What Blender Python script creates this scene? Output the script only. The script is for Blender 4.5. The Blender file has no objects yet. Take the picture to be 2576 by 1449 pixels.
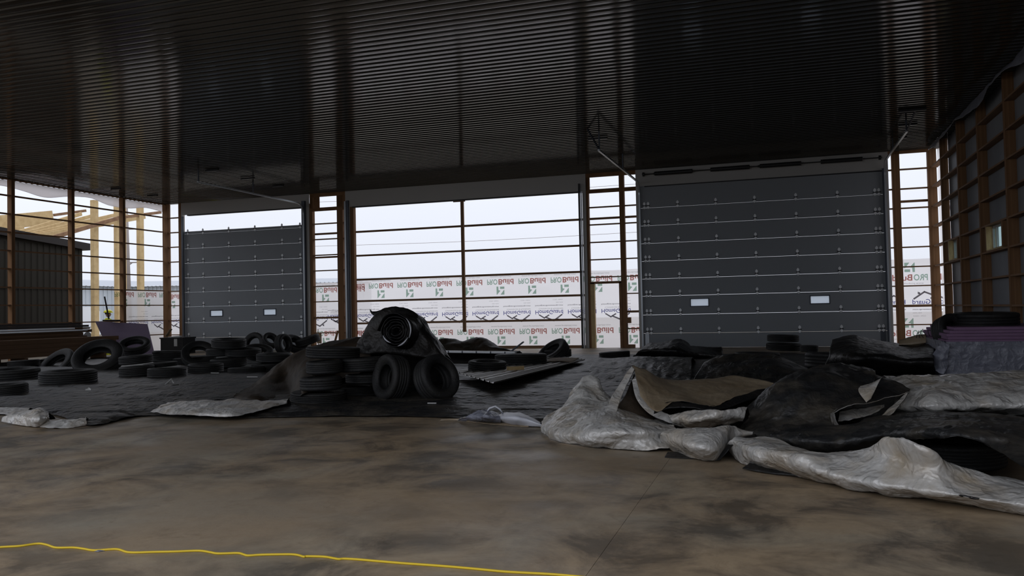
import bpy, bmesh, math, random
from mathutils import Vector, Matrix, noise
random.seed(7)
S = bpy.context.scene
COL = S.collection
# ------------------------------------------------------------------ camera
F_PX, YAW, PIT, ROL, EYE = 2077.86, 0.312593, 0.0276688, -0.0214068, 1.36
fwd = Vector((-math.sin(YAW)*math.cos(PIT), math.cos(YAW)*math.cos(PIT), math.sin(PIT)))
rt0 = Vector((math.cos(YAW), math.sin(YAW), 0)); up0 = rt0.cross(fwd)
rgt = rt0*math.cos(ROL) + up0*math.sin(ROL); upv = -rt0*math.sin(ROL) + up0*math.cos(ROL)
CP = Vector((0, 0, EYE))
cd = bpy.data.cameras.new('camera'); cd.sensor_width = 36; cd.lens = F_PX/2576*36
cd.clip_end = 500; cd.clip_start = .05
cam = bpy.data.objects.new('camera', cd); COL.objects.link(cam); S.camera = cam
cam.matrix_world = Matrix(((rgt.x, upv.x, -fwd.x, CP.x), (rgt.y, upv.y, -fwd.y, CP.y), (rgt.z, upv.z, -fwd.z, CP.z), (0, 0, 0, 1)))
# ------------------------------------------------------------------ overcast sky
W = bpy.data.worlds.new('overcast'); S.world = W; W.use_nodes = True
bg = W.node_tree.nodes['Background']; bg.inputs[0].default_value = (.86, .9, 1, 1)
# overcast sky: a little brighter towards the zenith all the way round
_n = W.node_tree.nodes; _l = W.node_tree.links.new
_tc = _n.new('ShaderNodeTexCoord'); _sx = _n.new('ShaderNodeSeparateXYZ'); _mx = _n.new('ShaderNodeMath'); _mx.operation = 'MAXIMUM'; _mx.inputs[1].default_value = 0
_ma = _n.new('ShaderNodeMath'); _ma.operation = 'MULTIPLY_ADD'; _ma.inputs[1].default_value = 1.1; _ma.inputs[2].default_value = .93
_l(_tc.outputs['Generated'], _sx.inputs[0]); _l(_sx.outputs['Z'], _mx.inputs[0]); _l(_mx.outputs[0], _ma.inputs[0]); _l(_ma.outputs[0], bg.inputs[1])
S.view_settings.view_transform = 'Standard'; S.view_settings.look = 'None'
S.view_settings.exposure = 0; S.view_settings.gamma = 1; S.view_settings.use_curve_mapping = False

# ------------------------------------------------------------------ building numbers
D, XL, XR, H = 28.36, -24.33, 4.589, 6.134
DEP = .19
CEIL0 = 2.8            # unseen ceiling edge, placed to let more sky light onto the near floor

def ray(x, y): return fwd + rgt*((x-1288)/F_PX) - upv*((y-724.5)/F_PX)
def PT(x, y, v):       # sight line met with height v (<3) or with depth plane Y=v
    d = ray(x, y); t = (v-EYE)/d.z if v < 3 else v/d.y
    return CP + d*t
def PX(x, y, X):
    d = ray(x, y); return CP + d*(X/d.x)
def BW(x, y, Y=D):
    p = PT(x, y, Y); return p.x, p.z

# ------------------------------------------------------------------ materials
def mat(name, col, rough=.6, metal=0, spec=.5, col2=None, scale=3, bump=0, bscale=20, stretch=(1, 1, 1), col3=None, lo=.35, hi=.65, coat=0, detail=6, crinkle=0):
    m = bpy.data.materials.new(name); m.use_nodes = True
    nt = m.node_tree; b = nt.nodes['Principled BSDF']
    b.inputs['Base Color'].default_value = (*col, 1); b.inputs['Roughness'].default_value = rough
    b.inputs['Metallic'].default_value = metal; b.inputs['Specular IOR Level'].default_value = spec
    b.inputs['Coat Weight'].default_value = coat
    tc = nt.nodes.new('ShaderNodeTexCoord'); mp = nt.nodes.new('ShaderNodeMapping')
    mp.inputs['Scale'].default_value = stretch
    nt.links.new(tc.outputs['Object'], mp.inputs[0])
    if col2:
        n = nt.nodes.new('ShaderNodeTexNoise'); n.inputs['Scale'].default_value = scale; n.inputs['Detail'].default_value = detail
        n.inputs['Roughness'].default_value = .6
        nt.links.new(mp.outputs[0], n.inputs['Vector'])
        r = nt.nodes.new('ShaderNodeValToRGB'); e = r.color_ramp.elements
        e[0].position = lo; e[0].color = (*col, 1); e[1].position = hi; e[1].color = (*col2, 1)
        if col3:
            k = e.new((lo+hi)/2); k.color = (*col3, 1)
        nt.links.new(n.outputs['Fac'], r.inputs[0]); nt.links.new(r.outputs[0], b.inputs['Base Color'])
    if bump:
        n2 = nt.nodes.new('ShaderNodeTexNoise'); n2.inputs['Scale'].default_value = bscale; n2.inputs['Detail'].default_value = 5
        nt.links.new(mp.outputs[0], n2.inputs['Vector'])
        bp = nt.nodes.new('ShaderNodeBump'); bp.inputs['Strength'].default_value = bump; bp.inputs['Distance'].default_value = .03
        nt.links.new(n2.outputs['Fac'], bp.inputs['Height']); nt.links.new(bp.outputs[0], b.inputs['Normal'])
    if crinkle:
        dn = nt.nodes.new('ShaderNodeTexNoise'); dn.inputs['Scale'].default_value = 3; dn.inputs['Detail'].default_value = 3
        nt.links.new(tc.outputs['Object'], dn.inputs['Vector'])
        va = nt.nodes.new('ShaderNodeVectorMath'); va.operation = 'SCALE'; va.inputs['Scale'].default_value = .35; nt.links.new(dn.outputs['Color'], va.inputs[0])
        vb = nt.nodes.new('ShaderNodeVectorMath'); vb.operation = 'ADD'; nt.links.new(va.outputs[0], vb.inputs[0]); nt.links.new(tc.outputs['Object'], vb.inputs[1])
        last = nt.nodes['Bump'] if bump else None
        for sc, dist in ((4.5, .05), (11, .02), (27, .008)):
            vo = nt.nodes.new('ShaderNodeTexVoronoi'); vo.inputs['Scale'].default_value = sc; nt.links.new(vb.outputs[0], vo.inputs['Vector'])
            bp = nt.nodes.new('ShaderNodeBump'); bp.inputs['Strength'].default_value = crinkle; bp.inputs['Distance'].default_value = dist
            nt.links.new(vo.outputs['Distance'], bp.inputs['Height'])
            if last: nt.links.new(last.outputs[0], bp.inputs['Normal'])
            last = bp
        nt.links.new(last.outputs[0], b.inputs['Normal'])
    return m

def concrete():
    m = bpy.data.materials.new('concrete'); m.use_nodes = True; nt = m.node_tree; L = nt.links.new
    b = nt.nodes['Principled BSDF']; b.inputs['Specular IOR Level'].default_value = .35
    tc = nt.nodes.new('ShaderNodeTexCoord')
    def noi(s, d, ro, st=(1, 1, 1), dist=0):
        mp = nt.nodes.new('ShaderNodeMapping'); mp.inputs['Scale'].default_value = st
        L(tc.outputs['Object'], mp.inputs[0])
        n = nt.nodes.new('ShaderNodeTexNoise'); n.inputs['Scale'].default_value = s; n.inputs['Detail'].default_value = d
        n.inputs['Roughness'].default_value = ro; n.inputs['Distortion'].default_value = dist
        L(mp.outputs[0], n.inputs['Vector']); return n.outputs['Fac']
    def ramp(f, *st):
        r = nt.nodes.new('ShaderNodeValToRGB'); e = r.color_ramp.elements
        e[0].position = st[0][0]; e[0].color = (*st[0][1], 1); e[1].position = st[-1][0]; e[1].color = (*st[-1][1], 1)
        for p, c in st[1:-1]:
            k = e.new(p); k.color = (*c, 1)
        L(f, r.inputs[0]); return r.outputs[0]
    def mix(f, a, bb, mode='MIX'):
        x = nt.nodes.new('ShaderNodeMix'); x.data_type = 'RGBA'; x.blend_type = mode
        if isinstance(f, (int, float)): x.inputs[0].default_value = f
        else: L(f, x.inputs[0])
        L(a, x.inputs[6]); L(bb, x.inputs[7]); return x.outputs[2]
    base = ramp(noi(.45, 7, .6, dist=.4), (.34, (.285, .248, .19)), (.52, (.315, .238, .158)), (.68, (.305, .22, .132)))
    dark = ramp(noi(1.5, 9, .68, dist=.5), (.40, (.42, .43, .45)), (.49, (.8, .8, .8)), (.60, (1.15, 1.15, 1.12)))
    zone = ramp(noi(.3, 3, .5), (.36, (0, 0, 0)), (.5, (1, 1, 1)))
    flat = ramp(noi(9, 6, .7), (.3, (.9, .9, .9)), (.7, (1.06, 1.06, 1.06)))
    c = mix(1, base, flat, 'MULTIPLY')
    c2 = mix(1, c, dark, 'MULTIPLY')
    c = mix(zone, c, c2)
    d2 = ramp(noi(4.5, 8, .7, (1, 1, 1), .8), (.56, (1, 1, 1)), (.68, (.72, .7, .68)))
    c = mix(.8, c, mix(1, c, d2, 'MULTIPLY'))
    L(c, b.inputs['Base Color'])
    r = ramp(noi(1.1, 5, .6), (.35, (.38,)*3), (.65, (.6,)*3)); L(r, b.inputs['Roughness'])
    bp = nt.nodes.new('ShaderNodeBump'); bp.inputs['Strength'].default_value = .12; bp.inputs['Distance'].default_value = .01
    L(noi(30, 4, .6), bp.inputs['Height']); L(bp.outputs[0], b.inputs['Normal'])
    return m

def sheet(name, transp, col, rough_trans=True, tcol=(1, 1, 1), diff=.25):
    """plastic sheet lit from behind: transparent + translucent + a little diffuse"""
    m = bpy.data.materials.new(name); m.use_nodes = True; nt = m.node_tree; nt.nodes.clear(); L = nt.links.new
    out = nt.nodes.new('ShaderNodeOutputMaterial')
    t = nt.nodes.new('ShaderNodeBsdfTransparent'); t.inputs[0].default_value = (*tcol, 1)
    tl = nt.nodes.new('ShaderNodeBsdfTranslucent'); tl.inputs[0].default_value = (*col, 1)
    df = nt.nodes.new('ShaderNodeBsdfDiffuse'); df.inputs[0].default_value = (*col, 1)
    m1 = nt.nodes.new('ShaderNodeMixShader'); m1.inputs[0].default_value = diff
    L(tl.outputs[0], m1.inputs[1]); L(df.outputs[0], m1.inputs[2])
    m2 = nt.nodes.new('ShaderNodeMixShader'); m2.inputs[0].default_value = 1-transp
    L(t.outputs[0], m2.inputs[1]); L(m1.outputs[0], m2.inputs[2]); L(m2.outputs[0], out.inputs[0])
    return m

def ink(name, tc):
    m = bpy.data.materials.new(name); m.use_nodes = True; nt = m.node_tree; nt.nodes.clear()
    out = nt.nodes.new('ShaderNodeOutputMaterial'); t = nt.nodes.new('ShaderNodeBsdfTransparent')
    t.inputs[0].default_value = (*tc, 1); nt.links.new(t.outputs[0], out.inputs[0]); return m

WOOD = dict(stretch=(1, 1, 1), scale=6)
M = {
 'concrete': concrete(),
 'steel_ceiling': mat('painted_ceiling_steel', (.05, .049, .045), .10, 0, .7),
 'steel_white': mat('white_trim_steel', (.42, .41, .39), .4),
 'door': mat('grey_door_steel', (.285, .305, .325), .6, 0, .25),
 'galv': mat('galvanised_steel', (.42, .45, .48), .3, .45, .6),
 'hinge': mat('zinc_hinge', (.8, .82, .84), .35, .1, .6),
 'darksteel': mat('dark_track_steel', (.07, .08, .1), .4, .4),
 'black': mat('black_steel', (.012, .012, .013), .5),
 'post': mat('brown_timber', (.27, .15, .075), .8, 0, .2, (.15, .075, .035), 3, .25, 25, (1, 1, .12)),
 'girt': mat('girt_timber', (.30, .175, .095), .8, 0, .3, (.2, .11, .06), 4, .2, 25),
 'pale': mat('pale_new_timber', (.62, .46, .24), .75, 0, .3, (.5, .35, .17), 3, .2, 25),
 'lumber': mat('stacked_timber', (.17, .10, .055), .85, 0, .25, (.10, .055, .03), 8, .4, 40, (4, .15, 4)),
 'panel': mat('grey_backed_wall_wrap', (.28, .29, .31), .5, 0, .4, (.2, .21, .225), 1.2, .8, 3),
 'wrap': sheet('house_wrap_cloth', .22, (.93, .88, .865), diff=.12),
 'clear': sheet('clear_wall_plastic', .9, (.9, .9, .95), diff=.3),
 'frost': sheet('frosted_pane', .12, (.85, .9, .95), diff=.3),
 'green': ink('green_ink', (.33, .46, .38)), 'red': ink('red_ink', (.42, .19, .17)),
 'navy': ink('navy_ink', (.09, .09, .27)), 'grey_ink': ink('grey_ink', (.4, .39, .4)), 'dark_ink': ink('dark_ink', (.14, .13, .14)),
 'rubber': mat('tyre_rubber', (.012, .0125, .0135), .6, 0, .4, (.024, .023, .021), 3, .3, 30),
 'tarp': mat('black_silage_plastic', (.009, .009, .0095), .45, 0, .35, (.022, .019, .016), 1.6, .3, 9, lo=.42, hi=.7, crinkle=.35),
 'tarpdusty': mat('dusty_black_plastic', (.018, .0185, .019), .45, 0, .4, (.10, .085, .064), 2.4, .3, 8, lo=.44, hi=.78, crinkle=.5),
 'tarpbrown': mat('muddy_brown_plastic', (.022, .017, .012), .6, 0, .3, (.06, .042, .027), 1.8, .4, 8, lo=.38, hi=.72),
 'silver': mat('silver_white_plastic', (.56, .545, .515), .3, .12, .6, (.40, .335, .25), 2.3, .2, 11, lo=.46, hi=.7, crinkle=.6),
 'beige': mat('soiled_white_plastic', (.31, .245, .165), .38, .0, .5, (.21, .155, .095), 2.5, .15, 8, lo=.4, hi=.7, crinkle=.15),
 'white': mat('clean_white_plastic', (.62, .63, .68), .4),
 'foam': mat('lilac_foam', (.27, .165, .27), .8, 0, .2, (.23, .135, .23), 3, .1, 40),
 'foamdark': mat('purple_foam', (.20, .155, .22), .8, 0, .2),
 'film': mat('white_stretch_film', (.24, .25, .30), .35, 0, .5, (.18, .185, .23), 3, .3, 6, (1, 1, 3), crinkle=.5),
 'zinc': mat('corrugated_zinc', (.46, .45, .43), .3, .25, .6, (.34, .30, .25), 3, .1, 20),
 'card': mat('brown_cardboard', (.30, .22, .14), .85),
 'cord': mat('yellow_cord_jacket', (.72, .50, .015), .4, 0, .5),
 'shed': mat('shed_siding', (.026, .022, .016), .7, 0, .2),
 'shedtrim': mat('shed_brown_trim', (.014, .009, .007), .5, 0, .3),
 'whitebldg': mat('white_metal_siding', (.62, .66, .69), .4), 'roofgrey': mat('grey_metal_roof', (.30, .32, .35), .4),
 'dirt': mat('bare_ground', (.19, .165, .13), .9, 0, .2, (.13, .11, .085), .6, .3, 4),
 'polewood': mat('weathered_pole', (.28, .24, .22), .9),
 'hat': mat('yellow_hard_hat', (.78, .74, .02), .35), 'vest': mat('lime_work_shirt', (.68, .72, .03), .7),
 'skin': mat('skin', (.5, .3, .21), .5), 'jeans': mat('dark_trousers', (.04, .05, .08), .8),
 'hair': mat('dark_hair', (.04, .03, .02), .7),
 'carpaint': mat('white_van_paint', (.8, .82, .84), .25, coat=.4), 'glass': mat('dark_glass', (.03, .035, .04), .1),
 'paper': mat('white_paper', (.6, .6, .58), .6),
}
gm = bpy.data.materials.new('window_glass'); gm.use_nodes = True; nt = gm.node_tree; nt.nodes.clear()
o_ = nt.nodes.new('ShaderNodeOutputMaterial'); t_ = nt.nodes.new('ShaderNodeBsdfTransparent'); t_.inputs[0].default_value = (.62, .72, .72, 1)
g_ = nt.nodes.new('ShaderNodeBsdfGlossy'); g_.inputs['Roughness'].default_value = .05; x_ = nt.nodes.new('ShaderNodeMixShader'); x_.inputs[0].default_value = .08
nt.links.new(t_.outputs[0], x_.inputs[1]); nt.links.new(g_.outputs[0], x_.inputs[2]); nt.links.new(x_.outputs[0], o_.inputs[0]); M['winglass'] = gm

# ------------------------------------------------------------------ helpers
def tag(o, label=None, cat=None, group=None, kind=None):
    if label: o['label'] = label
    if cat: o['category'] = cat
    if group: o['group'] = group
    if kind: o['kind'] = kind
    return o
def empty(name, loc, label=None, cat=None, group=None, kind=None, rz=0):
    o = bpy.data.objects.new(name, None); o.empty_display_size = .1; COL.objects.link(o); o.location = loc; o.rotation_euler[2] = rz
    return tag(o, label, cat, group, kind)
def link(name, me, mats, parent=None, smooth=False):
    o = bpy.data.objects.new(name, me); COL.objects.link(o)
    if mats is not None:
        for m in (mats if isinstance(mats, (list, tuple)) else [mats]): me.materials.append(M[m] if isinstance(m, str) else m)
    if smooth:
        for p in me.polygons: p.use_smooth = True
    if parent:
        o.parent = parent; o.location = -parent.location if not parent.rotation_euler[2] else (0, 0, 0)
    return o
def new_mesh(vs, fs):
    me = bpy.data.meshes.new('m'); me.from_pydata([tuple(v) for v in vs], [], fs); me.update(); return me
class MB:
    def __init__(s): s.v = []; s.f = []; s.mi = []
    def add(s, vs, fs, mi=0):
        n = len(s.v); s.v += [Vector(v) for v in vs]; s.f += [tuple(i+n for i in f) for f in fs]; s.mi += [mi]*len(fs)
    def box(s, x0, x1, y0, y1, z0, z1, mi=0):
        s.add([(x0, y0, z0), (x1, y0, z0), (x1, y1, z0), (x0, y1, z0), (x0, y0, z1), (x1, y0, z1), (x1, y1, z1), (x0, y1, z1)],
              [(0, 3, 2, 1), (4, 5, 6, 7), (0, 1, 5, 4), (1, 2, 6, 5), (2, 3, 7, 6), (3, 0, 4, 7)], mi)
    def bar(s, a, b, w, h=None, mi=0, up=(0, 0, 1)):
        h = h or w; a = Vector(a); b = Vector(b); d = (b-a).normalized(); u = Vector(up)
        if abs(d.dot(u)) > .99: u = Vector((0, 1, 0))
        r = d.cross(u).normalized(); u = r.cross(d).normalized()
        c = [r*w/2*i+u*h/2*j for i, j in ((-1, -1), (1, -1), (1, 1), (-1, 1))]
        s.add([a+k for k in c]+[b+k for k in c], [(0, 1, 2, 3), (7, 6, 5, 4), (0, 4, 5, 1), (1, 5, 6, 2), (2, 6, 7, 3), (3, 7, 4, 0)], mi)
    def tube(s, pts, r, n=8, mi=0, cap=True):
        pts = [Vector(p) for p in pts]; rings = []
        rr = r if isinstance(r, (list, tuple)) else [r]*len(pts)
        for i, p in enumerate(pts):
            d = (pts[min(i+1, len(pts)-1)]-pts[max(i-1, 0)]).normalized(); u = Vector((0, 0, 1)) if abs(d.z) < .9 else Vector((0, 1, 0))
            a = d.cross(u).normalized(); b = a.cross(d)
            rings.append([p+(a*math.cos(t*2*math.pi/n)+b*math.sin(t*2*math.pi/n))*rr[i] for t in range(n)])
        vs = [v for k in rings for v in k]; fs = []
        for i in range(len(pts)-1):
            for j in range(n): fs.append((i*n+j, i*n+(j+1) % n, (i+1)*n+(j+1) % n, (i+1)*n+j))
        if cap: fs += [tuple(range(n))[::-1], tuple(range((len(pts)-1)*n, len(pts)*n))]
        s.add(vs, fs, mi)
    def build(s, name, mats, parent=None, smooth=False):
        me = new_mesh(s.v, s.f)
        if any(s.mi): me.polygons.foreach_set('material_index', s.mi)
        return link(name, me, mats, parent, smooth)
def box(name, x0, x1, y0, y1, z0, z1, m, parent=None):
    b = MB(); b.box(min(x0, x1), max(x0, x1), min(y0, y1), max(y0, y1), z0, z1); return b.build(name, m, parent)
_unit = {}
def ubox(name, x0, x1, y0, y1, z0, z1, m, parent=None):
    """a box piece sharing one unit-cube mesh per material"""
    if m not in _unit:
        b = MB(); b.box(-.5, .5, -.5, .5, -.5, .5); me = new_mesh(b.v, b.f); me.materials.append(M[m]); _unit[m] = me
    o = bpy.data.objects.new(name, _unit[m]); COL.objects.link(o)
    c = Vector(((x0+x1)/2, (y0+y1)/2, (z0+z1)/2)); o.scale = (abs(x1-x0), abs(y1-y0), abs(z1-z0))
    if parent: o.parent = parent; c = c-parent.location
    o.location = c; return o
def cr(P, t):
    n = len(P)-1; x = min(max(t, 0), 1)*n; i = min(int(x), n-1); f = x-i
    p0 = P[max(i-1, 0)]; p1 = P[i]; p2 = P[i+1]; p3 = P[min(i+2, n)]
    return .5*((2*p1)+(-p0+p2)*f+(2*p0-5*p1+4*p2-p3)*f*f+(-p0+3*p1-3*p2+p3)*f**3)
def patch(name, rows, mats, nu=64, nv=36, wr=.02, wf=3, back=None, th=.006, parent=None, floor=.004, seed=0, aniso=(1, 1, 1), label=None, cat=None, group=None):
    """a crumpled sheet lofted through rows of 3-D points"""
    crum = 'silver' in (mats[0] if isinstance(mats, (list, tuple)) else mats) and nu > 40
    if crum: nu = int(nu*1.35); nv = int(nv*1.35)
    R = [[p if isinstance(p, Vector) else PT(*p) for p in r] for r in rows]
    if back:
        top = R[-1]; d = [Vector((p.x, p.y, 0))-Vector((0, 0, 0)) for p in top]
        R.append([Vector((p.x+.15*back*k.normalized().x, p.y+.5*back*k.normalized().y, p.z*.75)) for p, k in zip(top, d)])
        R.append([Vector((p.x+.3*back*k.normalized().x, p.y+back*k.normalized().y, .02)) for p, k in zip(top, d)])
    R = [[cr(r, i/(nu-1)) for i in range(nu)] for r in R]
    G = [[cr([r[i] for r in R], j/(nv-1)) for i in range(nu)] for j in range(nv)]
    vs = []
    for j in range(nv):
        for i in range(nu):
            p = G[j][i].copy()
            du = G[j][min(i+1, nu-1)]-G[j][max(i-1, 0)]; dv = G[min(j+1, nv-1)][i]-G[max(j-1, 0)][i]
            n = du.cross(dv); n = n.normalized() if n.length > 1e-9 else Vector((0, 0, 1))
            q = Vector((p.x*aniso[0], p.y*aniso[1], p.z*aniso[2]))*wf+Vector((seed*7.3, seed*3.1, 0))
            a = noise.noise(q); b = 1-abs(noise.noise(q*2.1+Vector((5, 0, 0))))*2; c = 1-abs(noise.noise(q*5.3))*2
            k = wr*(a*1.1+b*.5+c*.22)
            if crum:
                f1 = noise.voronoi(q*1.5+Vector((a, b, c))*.35)[0]; f2 = noise.voronoi(q*3.7+Vector((b, a, c))*.3)[0]
                k = wr*(a*1.1+(f1[0]-.4)*.8+(f2[0]-.4)*.35)
            p = p+n*k
            if floor is not None and p.z < floor: p.z = floor+.002*(1+a)
            vs.append(p)
    fs = [(j*nu+i, j*nu+i+1, (j+1)*nu+i+1, (j+1)*nu+i) for j in range(nv-1) for i in range(nu-1)]
    me = new_mesh(vs, fs)
    o = link(name, me, mats, parent, True)
    md = o.modifiers.new('thickness', 'SOLIDIFY'); md.thickness = th; md.offset = -1
    if isinstance(mats, (list, tuple)) and len(mats) > 1: md.material_offset = 1; md.material_offset_rim = 1
    return tag(o, label, cat, group)

# ================================================================== THE SETTING
ground = box('ground', -110, 60, -40, 140, -.5, -.12, 'dirt'); tag(ground, 'bare earth around the building', kind='structure')
fl = empty('floor', (0, 0, 0), 'stained bare concrete slab with saw-cut joints', kind='structure')
# slab cut by control joints (real grooves between the bays)
jx = [XL-.2, -15.5, -5.75, -.98, XR+.22]
for p_ in range(1): pass
jy = [-6, 9.3, 17.5, D+.22]
for a in range(4):
    for b in range(3):
        g = .0013
        box('slab_bay', jx[a]+g, jx[a+1]-g, jy[b]+g, jy[b+1]-g, -.12, 0, 'concrete', fl)
box('slab_base', XL-.2, XR+.22, -6, D+.22, -.12, -.012, 'concrete', fl)

# ceiling: ribbed steel sheets, ribs run along X
ce = empty('ceiling', (0, 0, H), 'dark glossy ribbed steel ceiling sheets', kind='structure')
prof = [(0, 0), (.02, 0), (.036, .019), (.056, .019), (.072, 0), (.13, .0012), (.18, .0012), (.2286, 0)]
def sheet_me():
    vs = []; 
    for k in range(4):
        for y, z in prof[(0 if k == 0 else 1):]: vs.append((y+k*.2286, z))
    n = len(vs); V = [(XL-.3, y, -z) for y, z in vs]+[(XR+.32, y, -z) for y, z in vs]
    V += [(XL-.3, 0, .05), (XL-.3, vs[-1][0], .05), (XR+.32, 0, .05), (XR+.32, vs[-1][0], .05)]
    Fc = [(i, i+n, i+n+1, i+1) for i in range(n-1)]+[(2*n, 2*n+1, 2*n+3, 2*n+2)]
    me = new_mesh(V, Fc); me.materials.append(M['steel_ceiling']); return me
sm = sheet_me(); y = D+.1-.9144
while y > CEIL0:
    o = bpy.data.objects.new('steel_panel', sm); COL.objects.link(o); o.parent = ce; o.location = (0, y, 0); y -= .9144
# roof deck over it
box('roof_deck', XL-.5, XR+.5, y, D+.6, .06, .12, 'steel_white', ce).location = (0, 0, 0)
for c in ce.children:
    if c.name.startswith('roof_deck'): c.location = (0, 0, 0)

GZ = [.66, 1.25, 1.875, 2.475, 3.09, 3.70, 4.32, 4.93, 5.545]
# ---------------- left wall (open framing)
wl = empty('wall_left', (XL, 24, 0), 'open left wall of timber posts and horizontal girts', kind='structure')
PYL = [8.9, 11.3, 13.7, 16.1, 18.57, 21.13, 23.6, 26.06]
for y in PYL: ubox('post', XL-DEP, XL, y-.065, y+.065, -.1, H, 'post', wl)
ends = PYL+[D-.02]
for i in range(len(ends)-1):
    for z in GZ: ubox('girt', XL-DEP+.02, XL-.035, ends[i]+.065, ends[i+1]-.06, z+.01, z+.05, 'girt', wl)
ubox('top_plate', XL-.05, XL, 8.8, D, H-.05, H, 'girt', wl)
# ---------------- back wall
wb = empty('wall_back', (-10, D, 0), 'back wall framing with brown posts, girts and white trim', kind='structure')
posts = [(-24.50, -24.25), (-23.69, -23.53), (-17.45, -17.34), (-16.254, -16.0), (-15.67, -15.53), (-6.36, -6.28), (-5.19, -5.02), (3.49, 3.715), (4.51, 4.76)]
for a, b in posts: ubox('post', a, b, D, D+DEP, -.1, H, 'post', wb)
for a, b in [(-24.25, -23.69), (-17.34, -16.254), (-16.0, -15.86), (-6.28, -5.19), (-5.02, -4.6), (3.38, 3.49), (3.715, 4.51)]:
    for z in GZ:
        if a == -6.28 and z < 2.2: continue
        hh = .075 if abs(z-1.25) < .1 and a > -18 else .038
        ubox('girt', a, b, D+.03, D+DEP-.02, z-hh/2, z+hh/2, 'girt', wb)
# temporary brace rails across the outside of the wall
for z, t in [(4.545, .075), (3.62, .07), (2.69, .075), (1.86, .075), (1.0, .075), (.05, .09)]:
    segs = [(-15.53, -6.36)]
    if z > 4.5: segs += [(-17.34, -16.254), (-16.0, -15.86), (-6.28, -5.19), (-5.02, -4.6), (3.715, 4.51)]
    if 3.5 < z < 4: segs += [(-17.34, -16.254), (-16.0, -15.86)]
    for a, b in segs: ubox('brace_rail', a, b, D+DEP+.0, D+DEP+.04, z-t/2, z+t/2, 'girt', wb)
ubox('brace_stud', -11.14, -11.03, D+.10, D+DEP, .62, 5.52, 'girt', wb)
ubox('brace_cleat', -11.42, -10.95, D+.08, D+.12, 5.44, 5.5, 'girt', wb)
# wooden headers above the side lights
for a, b in [(-17.45, -15.86), (-6.36, -4.6)]:
    ubox('header_board', a, b, D-.005, D+.035, 5.42, 5.54, 'post', wb)
    ubox('header_board', a, b, D-.005, D+.035, 5.98, H, 'post', wb)
ubox('header_board', -17.45, -17.02, D, D+.04, 5.54, 5.98, 'post', wb)
ubox('header_board', -16.22, -15.86, D, D+.04, 5.54, 5.98, 'post', wb)
ubox('header_board', -6.36, -6.22, D, D+.04, 5.54, 5.98, 'post', wb)
ubox('header_board', 3.38, 4.51, D, D+.04, 6.03, H, 'post', wb)
# white steel trim over the doors
for a, b, z in [(-23.53, -17.47, 5.62), (-15.86, -6.36, 5.51), (-4.6, 3.38, 5.55)]:
    ubox('header_panel', a, b, D-.03, D+.02, z, H-.004, 'steel_white', wb)
    ubox('header_lip', a+.3, b-.15, D-.035, D+.1, z-.04, z, 'black', wb)
for a, b in [(-23.53, -23.45), (-17.62, -17.47), (-15.80, -15.67), (-6.49, -6.36), (-4.6, -4.47), (3.25, 3.38)]:
    ubox('white_jamb', a, b, D-.03, D+.06, 0, 5.75, 'steel_white', wb)
ubox('sill_board', -15.5, -6.5, D+.0, D+.12, -.02, .03, 'girt', wb)

# ---------------- right wall
wr_ = empty('wall_right', (XR, 20, 0), 'right wall of deep posts and girts closed by grey sheets', kind='structure')
PYR = [-2.45, 0, 2.45, 4.9, 7.35, 9.8, 12.25, 14.7, 17.15, 19.62, 22.08, 24.4, 26.76]
for y in PYR: ubox('post', XR, XR+.2, y-.06, y+.06, -.1, H, 'post', wr_)
ends = PYR+[D-.0]
for i in range(len(ends)-1):
    a, b = ends[i]+.06, ends[i+1]-(.06 if i < 12 else 0)
    for z in GZ: ubox('girt', XR+.005, XR+.195, a, b, z-.02, z+.02, 'girt', wr_)
    if i < 12:
        z0, z1 = 2.52, 3.07; last = b+.05
        wy = (20.15, 21.52) if i == 9 else (24.85, 25.98) if i == 10+1 else None
        if i == 11: last = b-.035
        if wy:
            ubox('wall_sheet', XR+.2, XR+.23, a-.05, last, -.1, z0, 'panel', wr_)
            ubox('wall_sheet', XR+.2, XR+.23, a-.05, last, z1, H, 'panel', wr_)
            ubox('wall_sheet', XR+.2, XR+.23, a-.05, wy[0], z0, z1, 'panel', wr_)
            if wy[1] < last: ubox('wall_sheet', XR+.2, XR+.23, wy[1], last, z0, z1, 'panel', wr_)
            ubox('stud', XR, XR+.2, wy[0]-.1, wy[0], z0, z1, 'post', wr_); ubox('stud', XR, XR+.2, wy[1]+.02, wy[1]+.1, z0, z1, 'post', wr_)
        else: ubox('wall_sheet', XR+.2, XR+.23, a-.05, last, -.1, H, 'panel', wr_)
for k, (y0, y1) in enumerate([(20.15, 21.52), (24.85, 25.98)]):
    w = empty('window_%d' % (k+1), (XR+.2, y0, 2.52), ['small window in the right wall nearer the camera', 'small window in the right wall nearer the back corner'][k], kind='structure')
    ubox('window_jamb', XR+.0, XR+.2, y1-.02, y1+.02, 2.5, 3.07, 'pale', w)
    ubox('window_sill', XR+.0, XR+.2, y0, y1, 2.5, 2.525, 'pale', w)
    b = MB(); X = XR+.13
    for q in [(y0, y0+.05, 2.52, 3.07), (y1-.05, y1, 2.52, 3.07), (y0, y1, 2.52, 2.57), (y0, y1, 3.02, 3.07), (y1-.36, y1-.31, 2.52, 3.07)]: b.box(X, X+.05, *q)
    b.build('window_frame', 'steel_white', w)
    box('pane', X+.02, X+.026, y0+.05, y1-.05, 2.57, 3.02, 'winglass', w)
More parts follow.
